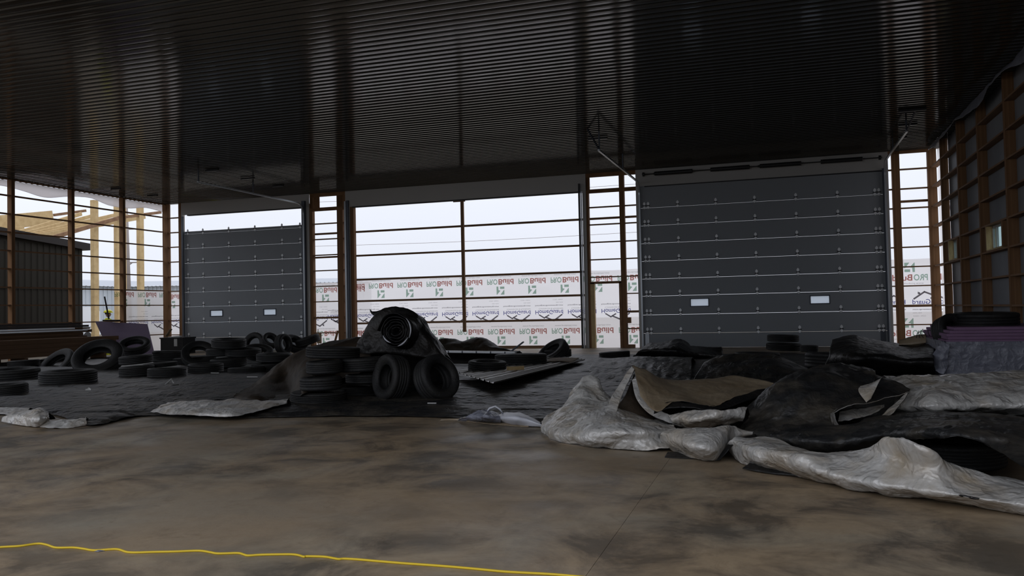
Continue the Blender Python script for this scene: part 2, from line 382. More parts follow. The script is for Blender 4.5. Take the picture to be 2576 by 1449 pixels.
# first bay: strip of loose black plastic lining hanging along the right ceiling edge
rows = []
for k in range(3):
    rows.append([Vector((XR-.08-.04*k*(1+.6*math.sin(i*2.1)), 27.8-i*1.3, H-.02-k*(.06+.05*math.sin(i*1.7)+i*.007))) for i in range(15)])
patch('ceiling_liner', rows, ['film', 'film'], 90, 10, .03, 2.5, label='loose grey plastic hanging along the ceiling edge over right wall', cat='plastic sheet', floor=None)

# ---------------- overhead doors
def hinge_me():
    b = MB(); w = .05
    def lens(zc, h):
        vs = [(0, -.012, zc-h), (w*.8, -.012, zc-h*.35), (w*.8, -.012, zc+h*.35), (0, -.012, zc+h), (-w*.8, -.012, zc+h*.35), (-w*.8, -.012, zc-h*.35)]
        b.add(vs+[(x, 0, z) for x, y, z in vs], [(0, 1, 2, 3, 4, 5)]+[(i, i+6, (i+1) % 6+6, (i+1) % 6) for i in range(6)])
    lens(.072, .066); lens(-.055, .055)
    b.tube([(-.06, -.018, .005), (.06, -.018, .005)], .013, 6, 1)
    return b
hb = hinge_me(); hme = new_mesh(hb.v, hb.f); hme.polygons.foreach_set('material_index', hb.mi); hme.materials.append(M['hinge']); hme.materials.append(M['black'])
def overhead(name, x0, x1, seams, hx, loc, label, wins, winrow, Y=D-.02):
    d = empty(name, (x0, Y, 0), label, kind='structure')
    for i in range(len(seams)-1):
        z0, z1 = seams[i]+.004, seams[i+1]-.004
        prof = [(0, z0), (0, z1-.02), (-.005, z1-.015), (-.005, z1-.007), (0, z1), (.05, z1), (.05, z0)]
        if i == winrow:
            b = MB(); xs = [x0]+[v for w in wins for v in (w[0], w[1])]+[x1]; wz0, wz1 = wins[0][2], wins[0][3]
            b.box(x0, x1, Y, Y+.05, z0, wz0); b.box(x0, x1, Y, Y+.05, wz1, z1)
            b.box(x0, x1, Y-.005, Y, z1-.016, z1-.007)
            for k in range(0, len(xs), 2): b.box(xs[k], xs[k+1], Y, Y+.05, wz0, wz1)
            b.build('door_section', 'door', d)
            for wx0, wx1, a, c in wins:
                f = MB(); t = .016
                for q in [(wx0-t, wx0+t, a-t, c+t), (wx1-t, wx1+t, a-t, c+t), (wx0, wx1, a-t, a+t), (wx0, wx1, c-t, c+t)]: f.box(q[0], q[1], Y-.015, Y+.03, q[2], q[3])
                fo = f.build('window_frame', 'darksteel', d)
                p = box('pane', wx0, wx1, Y+.022, Y+.028, a, c, 'frost', d)
        else:
            n = len(prof); vs = [(x0, Y+p[0], p[1]) for p in prof]+[(x1, Y+p[0], p[1]) for p in prof]
            fs = [(k, k+n, (k+1) % n+n, (k+1) % n) for k in range(n)]+[tuple(range(n)), tuple(range(2*n-1, n-1, -1))]
            link('door_section', new_mesh(vs, fs), 'door', d)
        if i > 0:
            for x in hx:
                o = bpy.data.objects.new('hinge', hme); COL.objects.link(o); o.parent = d; o.location = Vector((x, Y-.002, seams[i]+.07))-d.location
    b = MB(); b.box(x0, x1, Y+.01, Y+.045, seams[0], seams[-1]-.01); 
    return d
d1 = overhead('door_1', -23.44, -17.62, [0, .54, 1.16, 1.81, 2.41, 3.01, 3.61, 4.22, 4.82, 4.93],
    [-23.2]+[BW(x, 640)[0] for x in (512, 577, 643, 711)]+[-17.88], 0, 'grey sectional overhead door at left, stopped short of its header',
    [(*[BW(x, 785)[0] for x in (530, 561)], 1.40, 1.64), (*[BW(x, 780)[0] for x in (664, 695)], 1.40, 1.64)], 2)
d2 = overhead('door_2', -4.5, 3.27, [0, .49, 1.12, 1.76, 2.35, 2.96, 3.57, 4.18, 4.79, 5.56],
    [-4.32, -4.19]+[BW(x, 640)[0] for x in (1708, 1804, 1902, 2006, 2111)]+[2.97, 3.09], 0, 'wide grey sectional overhead door at right, fully closed',
    [(*[BW(x, 758)[0] for x in (1737, 1783)], 1.38, 1.64), (*[BW(x, 751)[0] for x in (2038, 2087)], 1.38, 1.64)], 2)
box('edge_plate', -4.4, -4.27, D-.03, D-.02, .02, .49, 'galv', d2)
box('edge_plate', 3.0, 3.16, D-.03, D-.02, .02, .49, 'darksteel', d2)
def track(parent, x, pts, m='galv', w=.055):
    b = MB()
    for i in range(len(pts)-1): b.bar(Vector((x, *pts[i])), Vector((x, *pts[i+1])), w, .05)
    b.build('track', m, parent)
def curve_track(x, zt, yend, zend, n=8, r=.42, y0=D-.12):
    pts = [(y0, 0), (y0, zt-r)]
    for k in range(1, n+1):
        a = math.pi/2*k/n; pts.append((y0-r+r*math.cos(a), zt-r+r*math.sin(a)))
    pts.append((yend, zend)); return pts
track(d1, -17.66, curve_track(-17.66, 5.72, 22.05, 5.72), 'galv')
track(d1, -23.38, [(D-.12, 0), (D-.12, 5.55)], 'darksteel', .09)
track(d2, -4.47, curve_track(-4.47, 5.66, 21.6, 5.60), 'galv')
track(d2, 3.27, curve_track(3.27, 5.80, 23.4, 5.80), 'galv')
box('track', -17.74, -17.60, D-.14, D-.03, 0, 5.85, 'darksteel', d1)
box('track', 3.20, 3.3, D-.09, D-.03, 0, 5.6, 'darksteel', d2)
def rod(parent, a, b, m='darksteel', w=.035, name='hanger'):
    q = MB(); q.bar(a, b, w, w); return q.build(name, m, parent)
rod(d1, (-17.66, 25.0, 5.72), (-17.66, 25.0, H)); rod(d1, (-17.66, 22.1, 5.72), (-17.66, 22.1, H))
rod(d2, (-4.47, 21.7, 5.6), (-4.47, 21.7, H)); rod(d2, (-4.47, 21.7, 5.62), (-4.7, 21.3, H)); rod(d2, (-4.47, 25.2, 5.62), (-4.47, 25.2, H))
rod(d2, (3.27, 23.5, 5.8), (3.27, 23.5, H)); rod(d2, (3.27, 23.4, 5.8), (3.35, 22.4, H)); rod(d2, (3.27, 26.2, 5.8), (3.27, 26.2, H))
# torsion springs and shaft
sy = D-.17
q = MB(); q.tube([(-4.35, sy, 5.93), (3.2, sy, 5.93)], .016, 8); q.build('spring_shaft', 'black', d2)
for a, b in [(1646, 1741), (1787, 1885), (1911, 2015), (2065, 2170)]:
    xa, xb = BW(a, 420, sy)[0], BW(b, 400, sy)[0]; n = 26; pts = []; r = []
    for k in range(n*2+1): pts.append((xa+(xb-xa)*k/(n*2), sy, 5.93)); r.append(.075 if k % 2 else .062)
    q = MB(); q.tube(pts, r, 12); q.build('torsion_spring', 'black', d2, True)
for x in (-4.33, -3.95, -.55, 3.1):
    q = MB(); q.tube([(x, sy, 5.93), (x+.07, sy, 5.93)], .07 if abs(x) > 3.99 or x > 3 else .035, 12); q.build('cable_drum', 'black', d2)
# middle opening: tracks only
d3 = empty('door_3', (-11, D, 0), 'wide middle door opening with bare vertical tracks and no door hung', kind='structure')
box('track', -15.86, -15.79, D-.13, D-.03, 0, 5.72, 'galv', d3); box('track', -15.79, -15.70, D-.10, D-.02, 0, 5.75, 'darksteel', d3)
box('track', -6.62, -6.56, D-.1, D-.02, 0, 5.78, 'black', d3); box('track', -6.53, -6.50, D-.13, D-.03, 0, 5.5, 'galv', d3)
# small walk-door opening
d4 = empty('door_4', (-5.7, D, 0), 'rough timber frame of a walk door opening', kind='structure')
box('jamb_post', -6.28, -6.14, D-.01, D+.15, 0, 2.28, 'pale', d4); box('jamb_post', -5.27, -5.19, D-.01, D+.15, 0, 2.28, 'girt', d4)
box('header', -6.28, -5.19, D-.01, D+.15, 2.24, 2.32, 'girt', d4)
# floor edge apron seen at the back doors is the slab itself

# steel brackets on the ceiling
for k, (x0, x1, y) in enumerate([(513, 555, 430), (602, 644, 450), (682, 717, 469), (276, 307, 476), (367, 400, 493), (2262, 2328, 279), (2262, 2306, 315), (2262, 2281, 347), (1478, 1530, 350)]):
    a, b = [CP+ray(x, y)*((H-.06-EYE)/ray(x, y).z) for x in (x0, x1)]
    o = box('ceiling_bracket', a.x, b.x, (a.y+b.y)/2-.05, (a.y+b.y)/2+.05, H-.07, H-.018, 'black')
    tag(o, ['farthest left of three black plates beyond the left door track end', 'middle black plate on the ceiling near the left track hanger', 'black plate on ceiling nearest the left door header', 'black plate on ceiling above the third left wall post', 'black plate on ceiling near the left back corner',
        'black angle bracket on ceiling nearest the camera above right door track', 'black angle bracket at the middle of the right door track', 'short black bracket on ceiling close to right door header', 'black angle bracket holding the track left of right door'][k], 'bracket', 'black steel brackets on the ceiling')

# ================================================================== OUTSIDE
def uprights(o): pass
sh = empty('shed', (-29, 26, 0), 'dark brown metal shed with a sloping dark roof edge outside left wall', 'shed')
zA, zB = 5.02, 4.72   # eave heights towards / away from camera along the wall
yA, yB = 24.59, 28.6; sl = (4.97-4.70)/(yA-yB)
yN = 17.0; zN = 4.97+sl*(yN-yA)
V = [(-29, yN, -.12), (-29, yB, -.12), (-29, yB, 4.55), (-29, yN, zN-.15), (-38, yN, -.12), (-38, yB, -.12), (-38, yB, 4.55), (-38, yN, zN-.15)]
link('siding', new_mesh(V, [(0, 1, 2, 3), (1, 5, 6, 2), (5, 4, 7, 6), (4, 0, 3, 7)]), 'shed', sh)
b = MB(); y = yN
while y < yB: b.box(-28.975, -28.96, y, y+.03, -.1, 4.55); y += .3
b.box(-28.97, -28.95, yN, yB, 2.68, 2.72); b.build('siding_ribs', 'shed', sh)['kind'] = 'stuff'
b = MB(); b.add([(-28.8, yN, zN-.15), (-28.8, yB+.25, 4.42), (-28.8, yB+.25, 4.72), (-28.8, yN, zN+.15), (-38, yN, zN-.15), (-38, yB+.25, 4.42), (-38, yB+.25, 4.72), (-38, yN, zN+.15)],
    [(0, 1, 2, 3), (1, 5, 6, 2), (3, 2, 6, 7), (0, 4, 5, 1)]); b.build('roof', 'shedtrim', sh)
# timber frame of the next building
tf = empty('unfinished_building', (-34, 35, 0), 'pale timber skeleton of a building going up beyond left wall', 'building')
def onX(x, y, X): return PX(x, y, X)
for x, yt, w in [(237, 504, .23), (296, 500, .26), (308, 502, .2), (352, 512, .23)]:
    t = onX(x, yt, -34); q = MB(); q.box(-34-.12, -34+.12, t.y-w/2*1.35, t.y+w/2*1.35, -.12, t.z); q.build('post', 'pale', tf)
t = onX(130, 540, -40); q = MB(); q.box(-40.15, -39.85, t.y-.5, t.y-.1, -.12, t.z+.1); q.build('post', 'pale', tf)
def spar(x1, y1, X1, x2, y2, X2, w, h, m='pale', n='rafter'):
    q = MB(); q.bar(onX(x1, y1, X1), onX(x2, y2, X2), w, h); return q.build(n, m, tf)
spar(-60, 566, -38, 132, 547, -38, .12, .75, 'pale', 'beam'); spar(136, 541, -40, 215, 530, -40, .15, .15, 'girt', 'beam')
spar(-40, 590, -37, 60, 577, -37, .1, .35, 'pale', 'beam')
for k in range(5): spar(-10+k*26, 598-k*2+4, -35, 205+k*40, 538+k*2, -37+k*.2, .06, .2)
spar(125, 600, -33.5, 300, 548, -33.5, .08, .2, 'girt'); spar(300, 548, -33.6, 405, 534, -34.5, .08, .16, 'girt')
spar(60, 590, -36, 140, 592, -36, .08, .2)
# white building
wbld = empty('metal_building', (-70, 60, 0), 'low white metal building with grey roof in the distance at left', 'building')
A = onX(120, 707, -66); C_ = onX(312, 691, -66)
zE = 4.9
def bl(x, y, z): return (x, y, z)
p0 = Vector((-66, 48, -.12)); p1 = Vector((-66, C_.y, -.12)); p2 = Vector((-40, C_.y+6, -.12)); p3 = Vector((-95, C_.y+4, -.12))
up_ = Vector((0, 0, zE))
link('siding', new_mesh([p0, p1, p1+up_, p0+up_, p2, p2+up_*.98], [(0, 1, 2, 3), (1, 4, 5, 2)]), 'whitebldg', wbld)
q = MB()
for k in range(60): a = p1.lerp(p2, k/60); q.box(a.x-.05, a.x+.05, a.y-.12, a.y-.02, 0, zE-.1)
for k in range(40): a = p0.lerp(p1, k/40); q.box(a.x, a.x+.1, a.y-.05, a.y+.05, 0, zE-.1)
q.build('siding_ribs', 'whitebldg', wbld)['kind'] = 'stuff'
rr = Vector((0, 0, .85)); 
link('roof', new_mesh([p0+up_+Vector((.5, 0, 0)), p1+up_+Vector((.5, -.5, 0)), p2+up_*.98+Vector((0, -.5, 0)), p2+up_+rr*.7+Vector((0, 7, 0)), p1+up_+rr+Vector((-3, 6, 0)), p0+up_+rr+Vector((-7, 0, 0))], [(0, 1, 4, 5), (1, 2, 3, 4)]), 'roofgrey', wbld)
# utility pole
up = empty('utility_pole', (0, 0, 0), 'leaning grey utility pole with crossarms beyond left wall', 'utility pole')
pb = PX(325, 800, -62); pt = PX(316, 512, -62); up.location = (pb.x, pb.y, 0)
q = MB(); q.tube([(pb.x, pb.y, -.1), pt], [.3, .2], 10); q.build('pole', 'polewood', up, True)
for y, w in [(661, 26), (577, 18)]:
    a = PX(318, y, -62); c = PX(320+w, y-1, -62); q = MB(); q.bar(a, c, .12, .12); q.build('crossarm', 'polewood', up)
a = PX(320, 670, -62); c = PX(334, 660, -62); q = MB(); q.bar(a, c, .08, .08); q.build('brace', 'polewood', up)
for k, (y0, y1) in enumerate([(617, 590), (505, 470), (470, 440)]):
    pts = [PT(880+(1500-880)*t, y0+(y1-y0)*t+3*math.sin(math.pi*t), 70.0) for t in [i/12-.6 for i in range(30)]]
    q = MB(); q.tube(pts, .018, 5); o = q.build('power_line', 'polewood')
    tag(o, ['lowest of three faint power lines beyond the middle opening', 'middle of three faint power lines beyond back wall', 'highest of three faint power lines beyond back wall'][k], 'cable', 'power lines behind the building')
# white van, only its roof and flank show
vn = empty('van', (-46, 38, 0), 'white van parked beyond the dark shed corner', 'van')
c = PX(222, 780, -44); Yv = c.y
prof = [(-2.6, .35), (-2.6, 1.1), (-2.3, 1.35), (-1.7, 1.95), (-1.2, 2.2), (2.3, 2.25), (2.6, 1.9), (2.65, .35)]
n = len(prof); V = [(-44, Yv-1.6+p[0], p[1]) for p in prof]+[(-45.9, Yv-1.6+p[0], p[1]) for p in prof]
link('body', new_mesh(V, [tuple(range(n))[::-1], tuple(range(n, 2*n))]+[(i, (i+1) % n, (i+1) % n+n, i+n) for i in range(n)]), 'carpaint', vn); vn.location = (0, 0, 0)
for ch in vn.children: ch.location = (0, 0, 0)
box('side_window', -44.0, -43.98, Yv-3.2, Yv-2.2, 1.35, 1.9, 'glass', vn); box('trim_strip', -44, -43.96, Yv-4.1, Yv+1, .85, .93, 'galv', vn)
for y in (Yv-3.2, Yv-.1):
    q = MB(); q.tube([(-43.95, y, .22), (-44.2, y, .22)], .34, 20); q.build('wheel', 'rubber', vn)
# person in hard hat outside the left wall
def skin(name, verts, edges, radii, m, parent, sub=1):
    me = bpy.data.meshes.new('m'); me.from_pydata(verts, edges, []); me.update()
    o = bpy.data.objects.new(name, me); COL.objects.link(o); o.parent = parent
    sk = o.modifiers.new('skin', 'SKIN'); 
    for i, r in enumerate(radii): me.skin_vertices[0].data[i].radius = (r, r) if not isinstance(r, tuple) else r
    me.skin_vertices[0].data[0].use_root = True
    s2 = o.modifiers.new('sub', 'SUBSURF'); s2.levels = sub; s2.render_levels = sub; sk.use_smooth_shade = True
    me.materials.append(M[m]); return o
def mkskin_layer(me):
    if not me.skin_vertices: pass
pp = PX(271, 790, -25.6)
pe = empty('person', (pp.x, pp.y, -.12), 'person in yellow hard hat and lime shirt standing outside left wall', 'person', rz=math.radians(-20))
ver = [(0, 0, .98), (0, 0, 1.2), (0, 0, 1.42), (0, 0, 1.55), (-.19, 0, 1.45), (-.27, .03, 1.18), (-.25, .18, .98), (.19, 0, 1.45), (.27, .03, 1.18), (.25, .18, .98),
       (-.1, 0, .92), (-.11, .02, .5), (-.11, -.02, .1), (-.11, .14, .05), (.1, 0, .92), (.11, .02, .5), (.11, -.02, .1), (.11, .14, .05)]
edg = [(0, 1), (1, 2), (2, 3), (2, 4), (4, 5), (5, 6), (2, 7), (7, 8), (8, 9), (0, 10), (10, 11), (11, 12), (12, 13), (0, 14), (14, 15), (15, 16), (16, 17)]
rad = [.15, .14, .16, .06, .075, .055, .04, .075, .055, .04, .1, .065, .05, .045, .1, .065, .05, .045]
def skinned(name, ver, edg, rad, m, parent):
    bm = bmesh.new(); sl_ = bm.verts.layers.skin.verify(); vv = []
    for i, v in enumerate(ver):
        k = bm.verts.new(v); k[sl_].radius = (rad[i], rad[i]); k[sl_].use_root = (i == 0); vv.append(k)
    for a, b in edg: bm.edges.new((vv[a], vv[b]))
    me = bpy.data.meshes.new('m'); bm.to_mesh(me); bm.free(); me.materials.append(M[m])
    o = bpy.data.objects.new(name, me); COL.objects.link(o); o.parent = parent
    s1 = o.modifiers.new('skin', 'SKIN'); s1.use_smooth_shade = True; s2 = o.modifiers.new('sub', 'SUBSURF'); s2.levels = 2; s2.render_levels = 2; return o
skinned('body', ver, edg, rad, 'vest', pe)
skinned('trousers', [ver[i] for i in (0, 10, 11, 12, 14, 15, 16)], [(0, 1), (1, 2), (2, 3), (0, 4), (4, 5), (5, 6)], [.16, .115, .08, .07, .115, .08, .07], 'jeans', pe)
def ball(name, c, r, m, parent, cut=None, seg=16):
    bm = bmesh.new(); bmesh.ops.create_uvsphere(bm, u_segments=seg, v_segments=10, radius=1)
    for v in bm.verts:
        if cut is not None and v.co.z < cut: v.co.z = cut
        v.co = Vector((v.co.x*r[0]+c[0], v.co.y*r[1]+c[1], v.co.z*r[2]+c[2]))
    me = bpy.data.meshes.new('m'); bm.to_mesh(me); bm.free(); me.materials.append(M[m])
    for p in me.polygons: p.use_smooth = True
    o = bpy.data.objects.new(name, me); COL.objects.link(o); o.parent = parent; return o
hd = ball('head', (0, .02, 1.69), (.08, .1, .125), 'skin', pe)
ball('nose', (0, .125, 1.68), (.014, .02, .022), 'skin', hd); 
for s in (-1, 1):
    ball('ear', (s*.08, .02, 1.69), (.012, .025, .035), 'skin', hd); ball('eye', (s*.03, .108, 1.70), (.012, .01, .008), 'black', hd)
    hnd = ball('hand', (s*.25, .24, .95), (.03, .05, .04), 'skin', pe)
    for k in range(4):
        q = MB(); q.tube([(s*.25-.02+.013*k, .27, .95), (s*.25-.02+.013*k, .32, .93), (s*.25-.02+.013*k, .335, .905)], [.009, .008, .006], 6); f = q.build('finger', 'skin', hnd); f.location = (0, 0, 0)
    q = MB(); q.tube([(s*.225, .24, .96), (s*.205, .275, .945), (s*.21, .30, .925)], [.011, .009, .007], 6); f = q.build('thumb', 'skin', hnd); f.location = (0, 0, 0)
ball('mouth', (0, .113, 1.64), (.025, .008, .005), 'hair', hd)
ball('hair', (0, -.01, 1.715), (.086, .1, .115), 'hair', pe, cut=-.2)
ht = ball('hard_hat', (0, .02, 1.755), (.15, .175, .125), 'hat', pe, cut=0.0)
q = MB(); q.tube([(0, .05, 1.752), (0, .05, 1.765)], [.185, .175], 20); q.build('hat_brim', 'hat', ht).location = (0, 0, 0)

# ================================================================== HOUSE WRAP
def poly_mesh(polys, mi=0): return polys
def text_mesh(txt, size, bold=0):
    c = bpy.data.curves.new('t', 'FONT'); c.body = txt; c.size = size; c.offset = bold; c.fill_mode = 'FRONT'; c.resolution_u = 3
    o = bpy.data.objects.new('t', c); COL.objects.link(o)
    dg = bpy.context.evaluated_depsgraph_get(); me = bpy.data.meshes.new_from_object(o.evaluated_get(dg)); bpy.data.objects.remove(o)
    return me
def logo(parts):
    """parts: (kind, data, colour) -> one mesh, x right, z up"""
    b = MB(); cols = []
    for kind, data, colr in parts:
        if colr not in cols: cols.append(colr)
        ci = cols.index(colr)
        if kind == 'poly': b.add([(x, 0, z) for x, z in data], [tuple(range(len(data)))], ci)
        else:
            txt, x, z, wdt, hgt, bold = data
            me = text_mesh(txt, 1, bold)
            xs = [v.co.x for v in me.vertices]; ys = [v.co.y for v in me.vertices]
            sx = wdt/(max(xs)-min(xs)); szz = hgt/(max(ys)-min(ys))
            b.add([(x+(v.co.x-min(xs))*sx, 0, z+(v.co.y-min(ys))*szz) for v in me.vertices], [tuple(p.vertices) for p in me.polygons], ci)
    me = new_mesh(b.v, b.f); me.polygons.foreach_set('material_index', b.mi)
    for c in cols: me.materials.append(M[c])
    return me
# upright logos, emblem above word (the sheets hang upside down or reversed)
e0 = .36; es = .3
def em(pts): return [(e0+x*es, .34+z*es) for x, z in pts]
LG_A = logo([('poly', em([(0, 0), (.22, 0), (.25, .45), (.5, .5), (.05, 1), (0, 1)]), 'green'),
             ('poly', em([(.45, .02), (1, .02), (1, .3), (.45, .3)]), 'green'), ('poly', em([(.95, .42), (1, .42), (1, 1), (.5, 1)]), 'green'),
             ('text', ('PRO', 0, .07, .4, .2, .02), 'green'), ('text', ('Build', .44, .07, .58, .2, .022), 'red'),
             ('text', ('www.probuild.com', .12, -.055, .8, .07, .0), 'grey_ink')])
roofp = []
def strokes(pts, w):
    out = []
    for (x0, z0), (x1, z1) in zip(pts, pts[1:]):
        d = Vector((x1-x0, z1-z0)).normalized(); n_ = Vector((-d.y, d.x))*w/2; e = d*w*.4
        out.append([(x0-e.x+n_.x, z0-e.y+n_.y), (x0-e.x-n_.x, z0-e.y-n_.y), (x1+e.x-n_.x, z1+e.y-n_.y), (x1+e.x+n_.x, z1+e.y+n_.y)])
    return out
rf = strokes([(.15, .17), (.33, .28), (.5, .18)], .045)+strokes([(.38, .25), (.68, .38), (.98, .17)], .05)+[[(.8, .31), (.87, .31), (.87, .39), (.8, .36)]]
LG_B = logo([('poly', p, 'dark_ink') for p in rf]+[('text', ('HomeGuard', 0, 0, 1.03, .15, .008), 'navy'),
             ('text', ('Commercial & Residential', .13, -.075, .9, .055, 0), 'grey_ink'), ('text', ('homeguardhousewrap.com', 0, -.20, 1.03, .06, .01), 'dark_ink'),
             ('text', ('ESR-2904', .78, -.29, .25, .03, 0), 'grey_ink'), ('text', ('CCMC 13404-R', .66, -.39, .36, .035, 0), 'grey_ink')])
def wrap_strip(x0, x1, z0, z1, Y, label):
    nx = max(2, int((x1-x0)/.12)); nz = 30; V = []
    for j in range(nz+1):
        for i in range(nx+1):
            x = x0+(x1-x0)*i/nx; z = z0+(z1-z0)*j/nz
            V.append((x, Y+.008*noise.noise((x*1.3+z*1.1, z*3, 0))+.004*noise.noise((x*4+z*5, z*7, 2)), z+(.03*noise.noise((x*.8, 3, 1)) if j == nz else 0)))
    Fc = [(j*(nx+1)+i, j*(nx+1)+i+1, (j+1)*(nx+1)+i+1, (j+1)*(nx+1)+i) for j in range(nz) for i in range(nx)]
    o = link('house_wrap', new_mesh(V, Fc), 'wrap', None, True); return tag(o, label, 'house wrap')
YW = D+DEP+.06
def put(me, name, parent, x, z, Y, fx, fz, axis='x'):
    o = bpy.data.objects.new(name, me); COL.objects.link(o); o.parent = parent
    o.location = (x, Y, z) if axis == 'x' else (Y, x, z); o.scale = (fx, 1, fz)
    if axis == 'y': o.rotation_euler = (0, 0, math.pi/2)
    return o
w1 = wrap_strip(-15.9, -4.42, 0, 2.72, YW, 'white house wrap printed upside down, backlit across the wide middle opening')
k = -8.985
while k > -17: k -= 1.21
while k < -4.6:
    if k > -16.6:
        put(LG_A, 'printed_logo', w1, k, 2.60, YW-.02, 1, -1); put(LG_A, 'printed_logo', w1, k, .78, YW-.02, 1, -1)
        put(LG_B, 'printed_logo', w1, k-.6, 1.36, YW-.02, 1, -1)
    k += 1.21
w2 = wrap_strip(-17.5, -15.92, 0, 2.6, YW+.02, 'white house wrap printed upside down in the narrow gap left of middle opening')
for x, z, l in [(-17.46, 2.50, LG_A), (-16.25, 2.50, LG_A), (-17.46, .80, LG_A), (-16.25, .80, LG_A), (-17.9, 1.30, LG_B), (-16.72, 1.30, LG_B)]: put(l, 'printed_logo', w2, x, z, YW, 1, -1)
w3 = wrap_strip(-24.5, -23.5, 0, 2.5, YW, 'white house wrap printed upside down in the left back corner')
put(LG_A, 'printed_logo', w3, -24.75, 2.42, YW-.02, 1, -1); put(LG_B, 'printed_logo', w3, -24.5, 1.3, YW-.02, 1, -1)
w4 = wrap_strip(3.3, 4.8, 0, 2.72, YW, 'white house wrap printed in reverse beside the right back corner')
for x in (4.44, 5.65): put(LG_A, 'printed_logo', w4, x, 1.97, YW-.02, -1, 1)
put(LG_A, 'printed_logo', w4, 4.35, .22, YW-.02, -1, 1)
for x in (3.78, 5.01): put(LG_B, 'printed_logo', w4, x, 1.30, YW-.02, -1, 1)
# left wall bay
def wrap_side(X, y0, y1, z1, label):
    V = []; ny = 20; nz = 24
    for j in range(nz+1):
        for i in range(ny+1):
            yy = y0+(y1-y0)*i/ny; z = z1*j/nz
            V.append((X+.01*noise.noise((yy*1.3+z, z*3, 0)), yy, z+(.03*noise.noise((yy, 3, 1)) if j == nz else 0)))
    o = link('house_wrap', new_mesh(V, [(j*(ny+1)+i, j*(ny+1)+i+1, (j+1)*(ny+1)+i+1, (j+1)*(ny+1)+i) for j in range(nz) for i in range(ny)]), 'wrap', None, True); return tag(o, label, 'house wrap')
w5 = wrap_side(XL-DEP-.05, 26.1, D+.3, 2.5, 'white house wrap printed upside down on the last bay of left wall')
for y, z, l in [(25.75, 2.50, LG_A), (27.0, 2.50, LG_A), (28.2, 2.5, LG_A), (26.5, 1.28, LG_B), (27.75, 1.28, LG_B)]:
    o = put(l, 'printed_logo', w5, y, z, XL-DEP-.03, 1, -1, 'y')
w6 = wrap_side(XR+.25, 26.8, D+.3, H, 'white house wrap printed sideways on the last bay of right wall')
for z in (5.9, 4.6, 3.3):
    o = bpy.data.objects.new('printed_logo', LG_B if z < 5 else LG_A); COL.objects.link(o); o.parent = w6; o.location = (XR+.23, 27.15, z); o.rotation_euler = (0, math.pi/2, math.pi/2)
    o.rotation_euler = Matrix(((0, 1, 0), (0, 0, -1), (-1, 0, 0))).to_euler()
put(LG_A, 'printed_logo', w6, 27.9, 1.97, XR+.23, -1, 1, 'y')
# upper clear sheet on back wall
cs = link('clear_sheeting', new_mesh([(-24.6, YW+.05, 2.6), (4.8, YW+.05, 2.6), (4.8, YW+.05, H), (-24.6, YW+.05, H)], [(0, 1, 2, 3)]), 'clear')
tag(cs, 'thin clear plastic sheeting over the upper back wall', 'plastic sheet')
# ragged white strip under the left eave
rows = [[Vector((XL-DEP-.06, 8.9+i*.98, H-.02)) for i in range(21)], [Vector((XL-DEP-.07, 8.9+i*.98, H-.2-.05*math.sin(i*2.3))) for i in range(21)], [Vector((XL-DEP-.05, 8.9+i*.98, H-.30-.09*math.sin(i*1.9)-.04*math.sin(i*5))) for i in range(21)]]
patch('eave_plastic', rows, 'wrap', 120, 8, .01, 3, floor=None, label='ragged strip of white plastic hanging under the left eave', cat='plastic sheet')

# ================================================================== FLOOR CLUTTER
# ---- black tarp over the slab
hem = [(-420, 990), (-150, 1012), (0, 1024), (130, 1045), (220, 1073), (300, 1060), (380, 1048), (600, 1053), (760, 1051), (950, 1050), (1130, 1053), (1250, 1063), (1370, 1074), (1520, 1090), (1700, 1100), (1900, 1112), (2150, 1130), (2450, 1140), (2800, 1140)]
rows = []
front = [PT(x, y, 0.0) for x, y in hem]
def backY(p): return 24.0 if p.x < -9 else 23.3
for t in [0, .03, .08, .16, .27, .4, .55, .7, .85, 1]:
    r = []
    for p in front:
        yb = backY(p); Y = p.y+(yb-p.y)*t; k = Y/p.y
        X = max(min(p.x*(1+(k-1)*.62), 4.3), XL+.2)
        r.append(Vector((X, Y, .012+(.03 if t > .02 else 0))))
    rows.append(r)
patch('black_tarp', rows, ['tarpdusty', 'tarp'], 260, 150, .032, 1.5, aniso=(.4, 1.3, 1), floor=.01, th=.004, label='huge wrinkled black plastic tarp spread over the slab', cat='tarp')

# ---- tyres
def tyre_me(R, w, ri, grooves, m):
    half = [(ri, -w*.62), (ri+.02*R, -w*.80), (R*.80, -w*1.0), (R*.90, -w*.98), (R*.975, -w*.86), (R*.995, -w*.72)]
    pr = list(half); gn = grooves
    for k in range(gn):
        c = -w*.72+(k+1)*(1.44*w)/(gn+1); g = w*.05
        pr += [(R, c-g), (R*.962, c-g*.7), (R*.962, c+g*.7), (R, c+g)]
    pr += [(r, -z) for r, z in reversed(half)]
    pr += [(ri+.012, w*.5), (R*.78, w*.80), (R*.90, w*.6), (R*.9, -w*.6), (R*.78, -w*.80), (ri+.012, -w*.5)]
    N = 44; n = len(pr); V = []
    for i in range(N):
        a = 2*math.pi*i/N
        for r, z in pr: V.append((r*math.cos(a), r*math.sin(a), z))
    Fc = [(i*n+j, ((i+1) % N)*n+j, ((i+1) % N)*n+(j+1) % n, i*n+(j+1) % n) for i in range(N) for j in range(n)]
    me = new_mesh(V, Fc); me.materials.append(M[m]); bm = bmesh.new(); bm.from_mesh(me); bmesh.ops.recalc_face_normals(bm, faces=bm.faces); bm.to_mesh(me); bm.free()
    for p in me.polygons: p.use_smooth = True
    return me
TY = [tyre_me(.5, .15, .27, 4, 'rubber'), tyre_me(.5, .14, .29, 3, 'rubber'), tyre_me(.5, .17, .26, 5, 'rubber')]
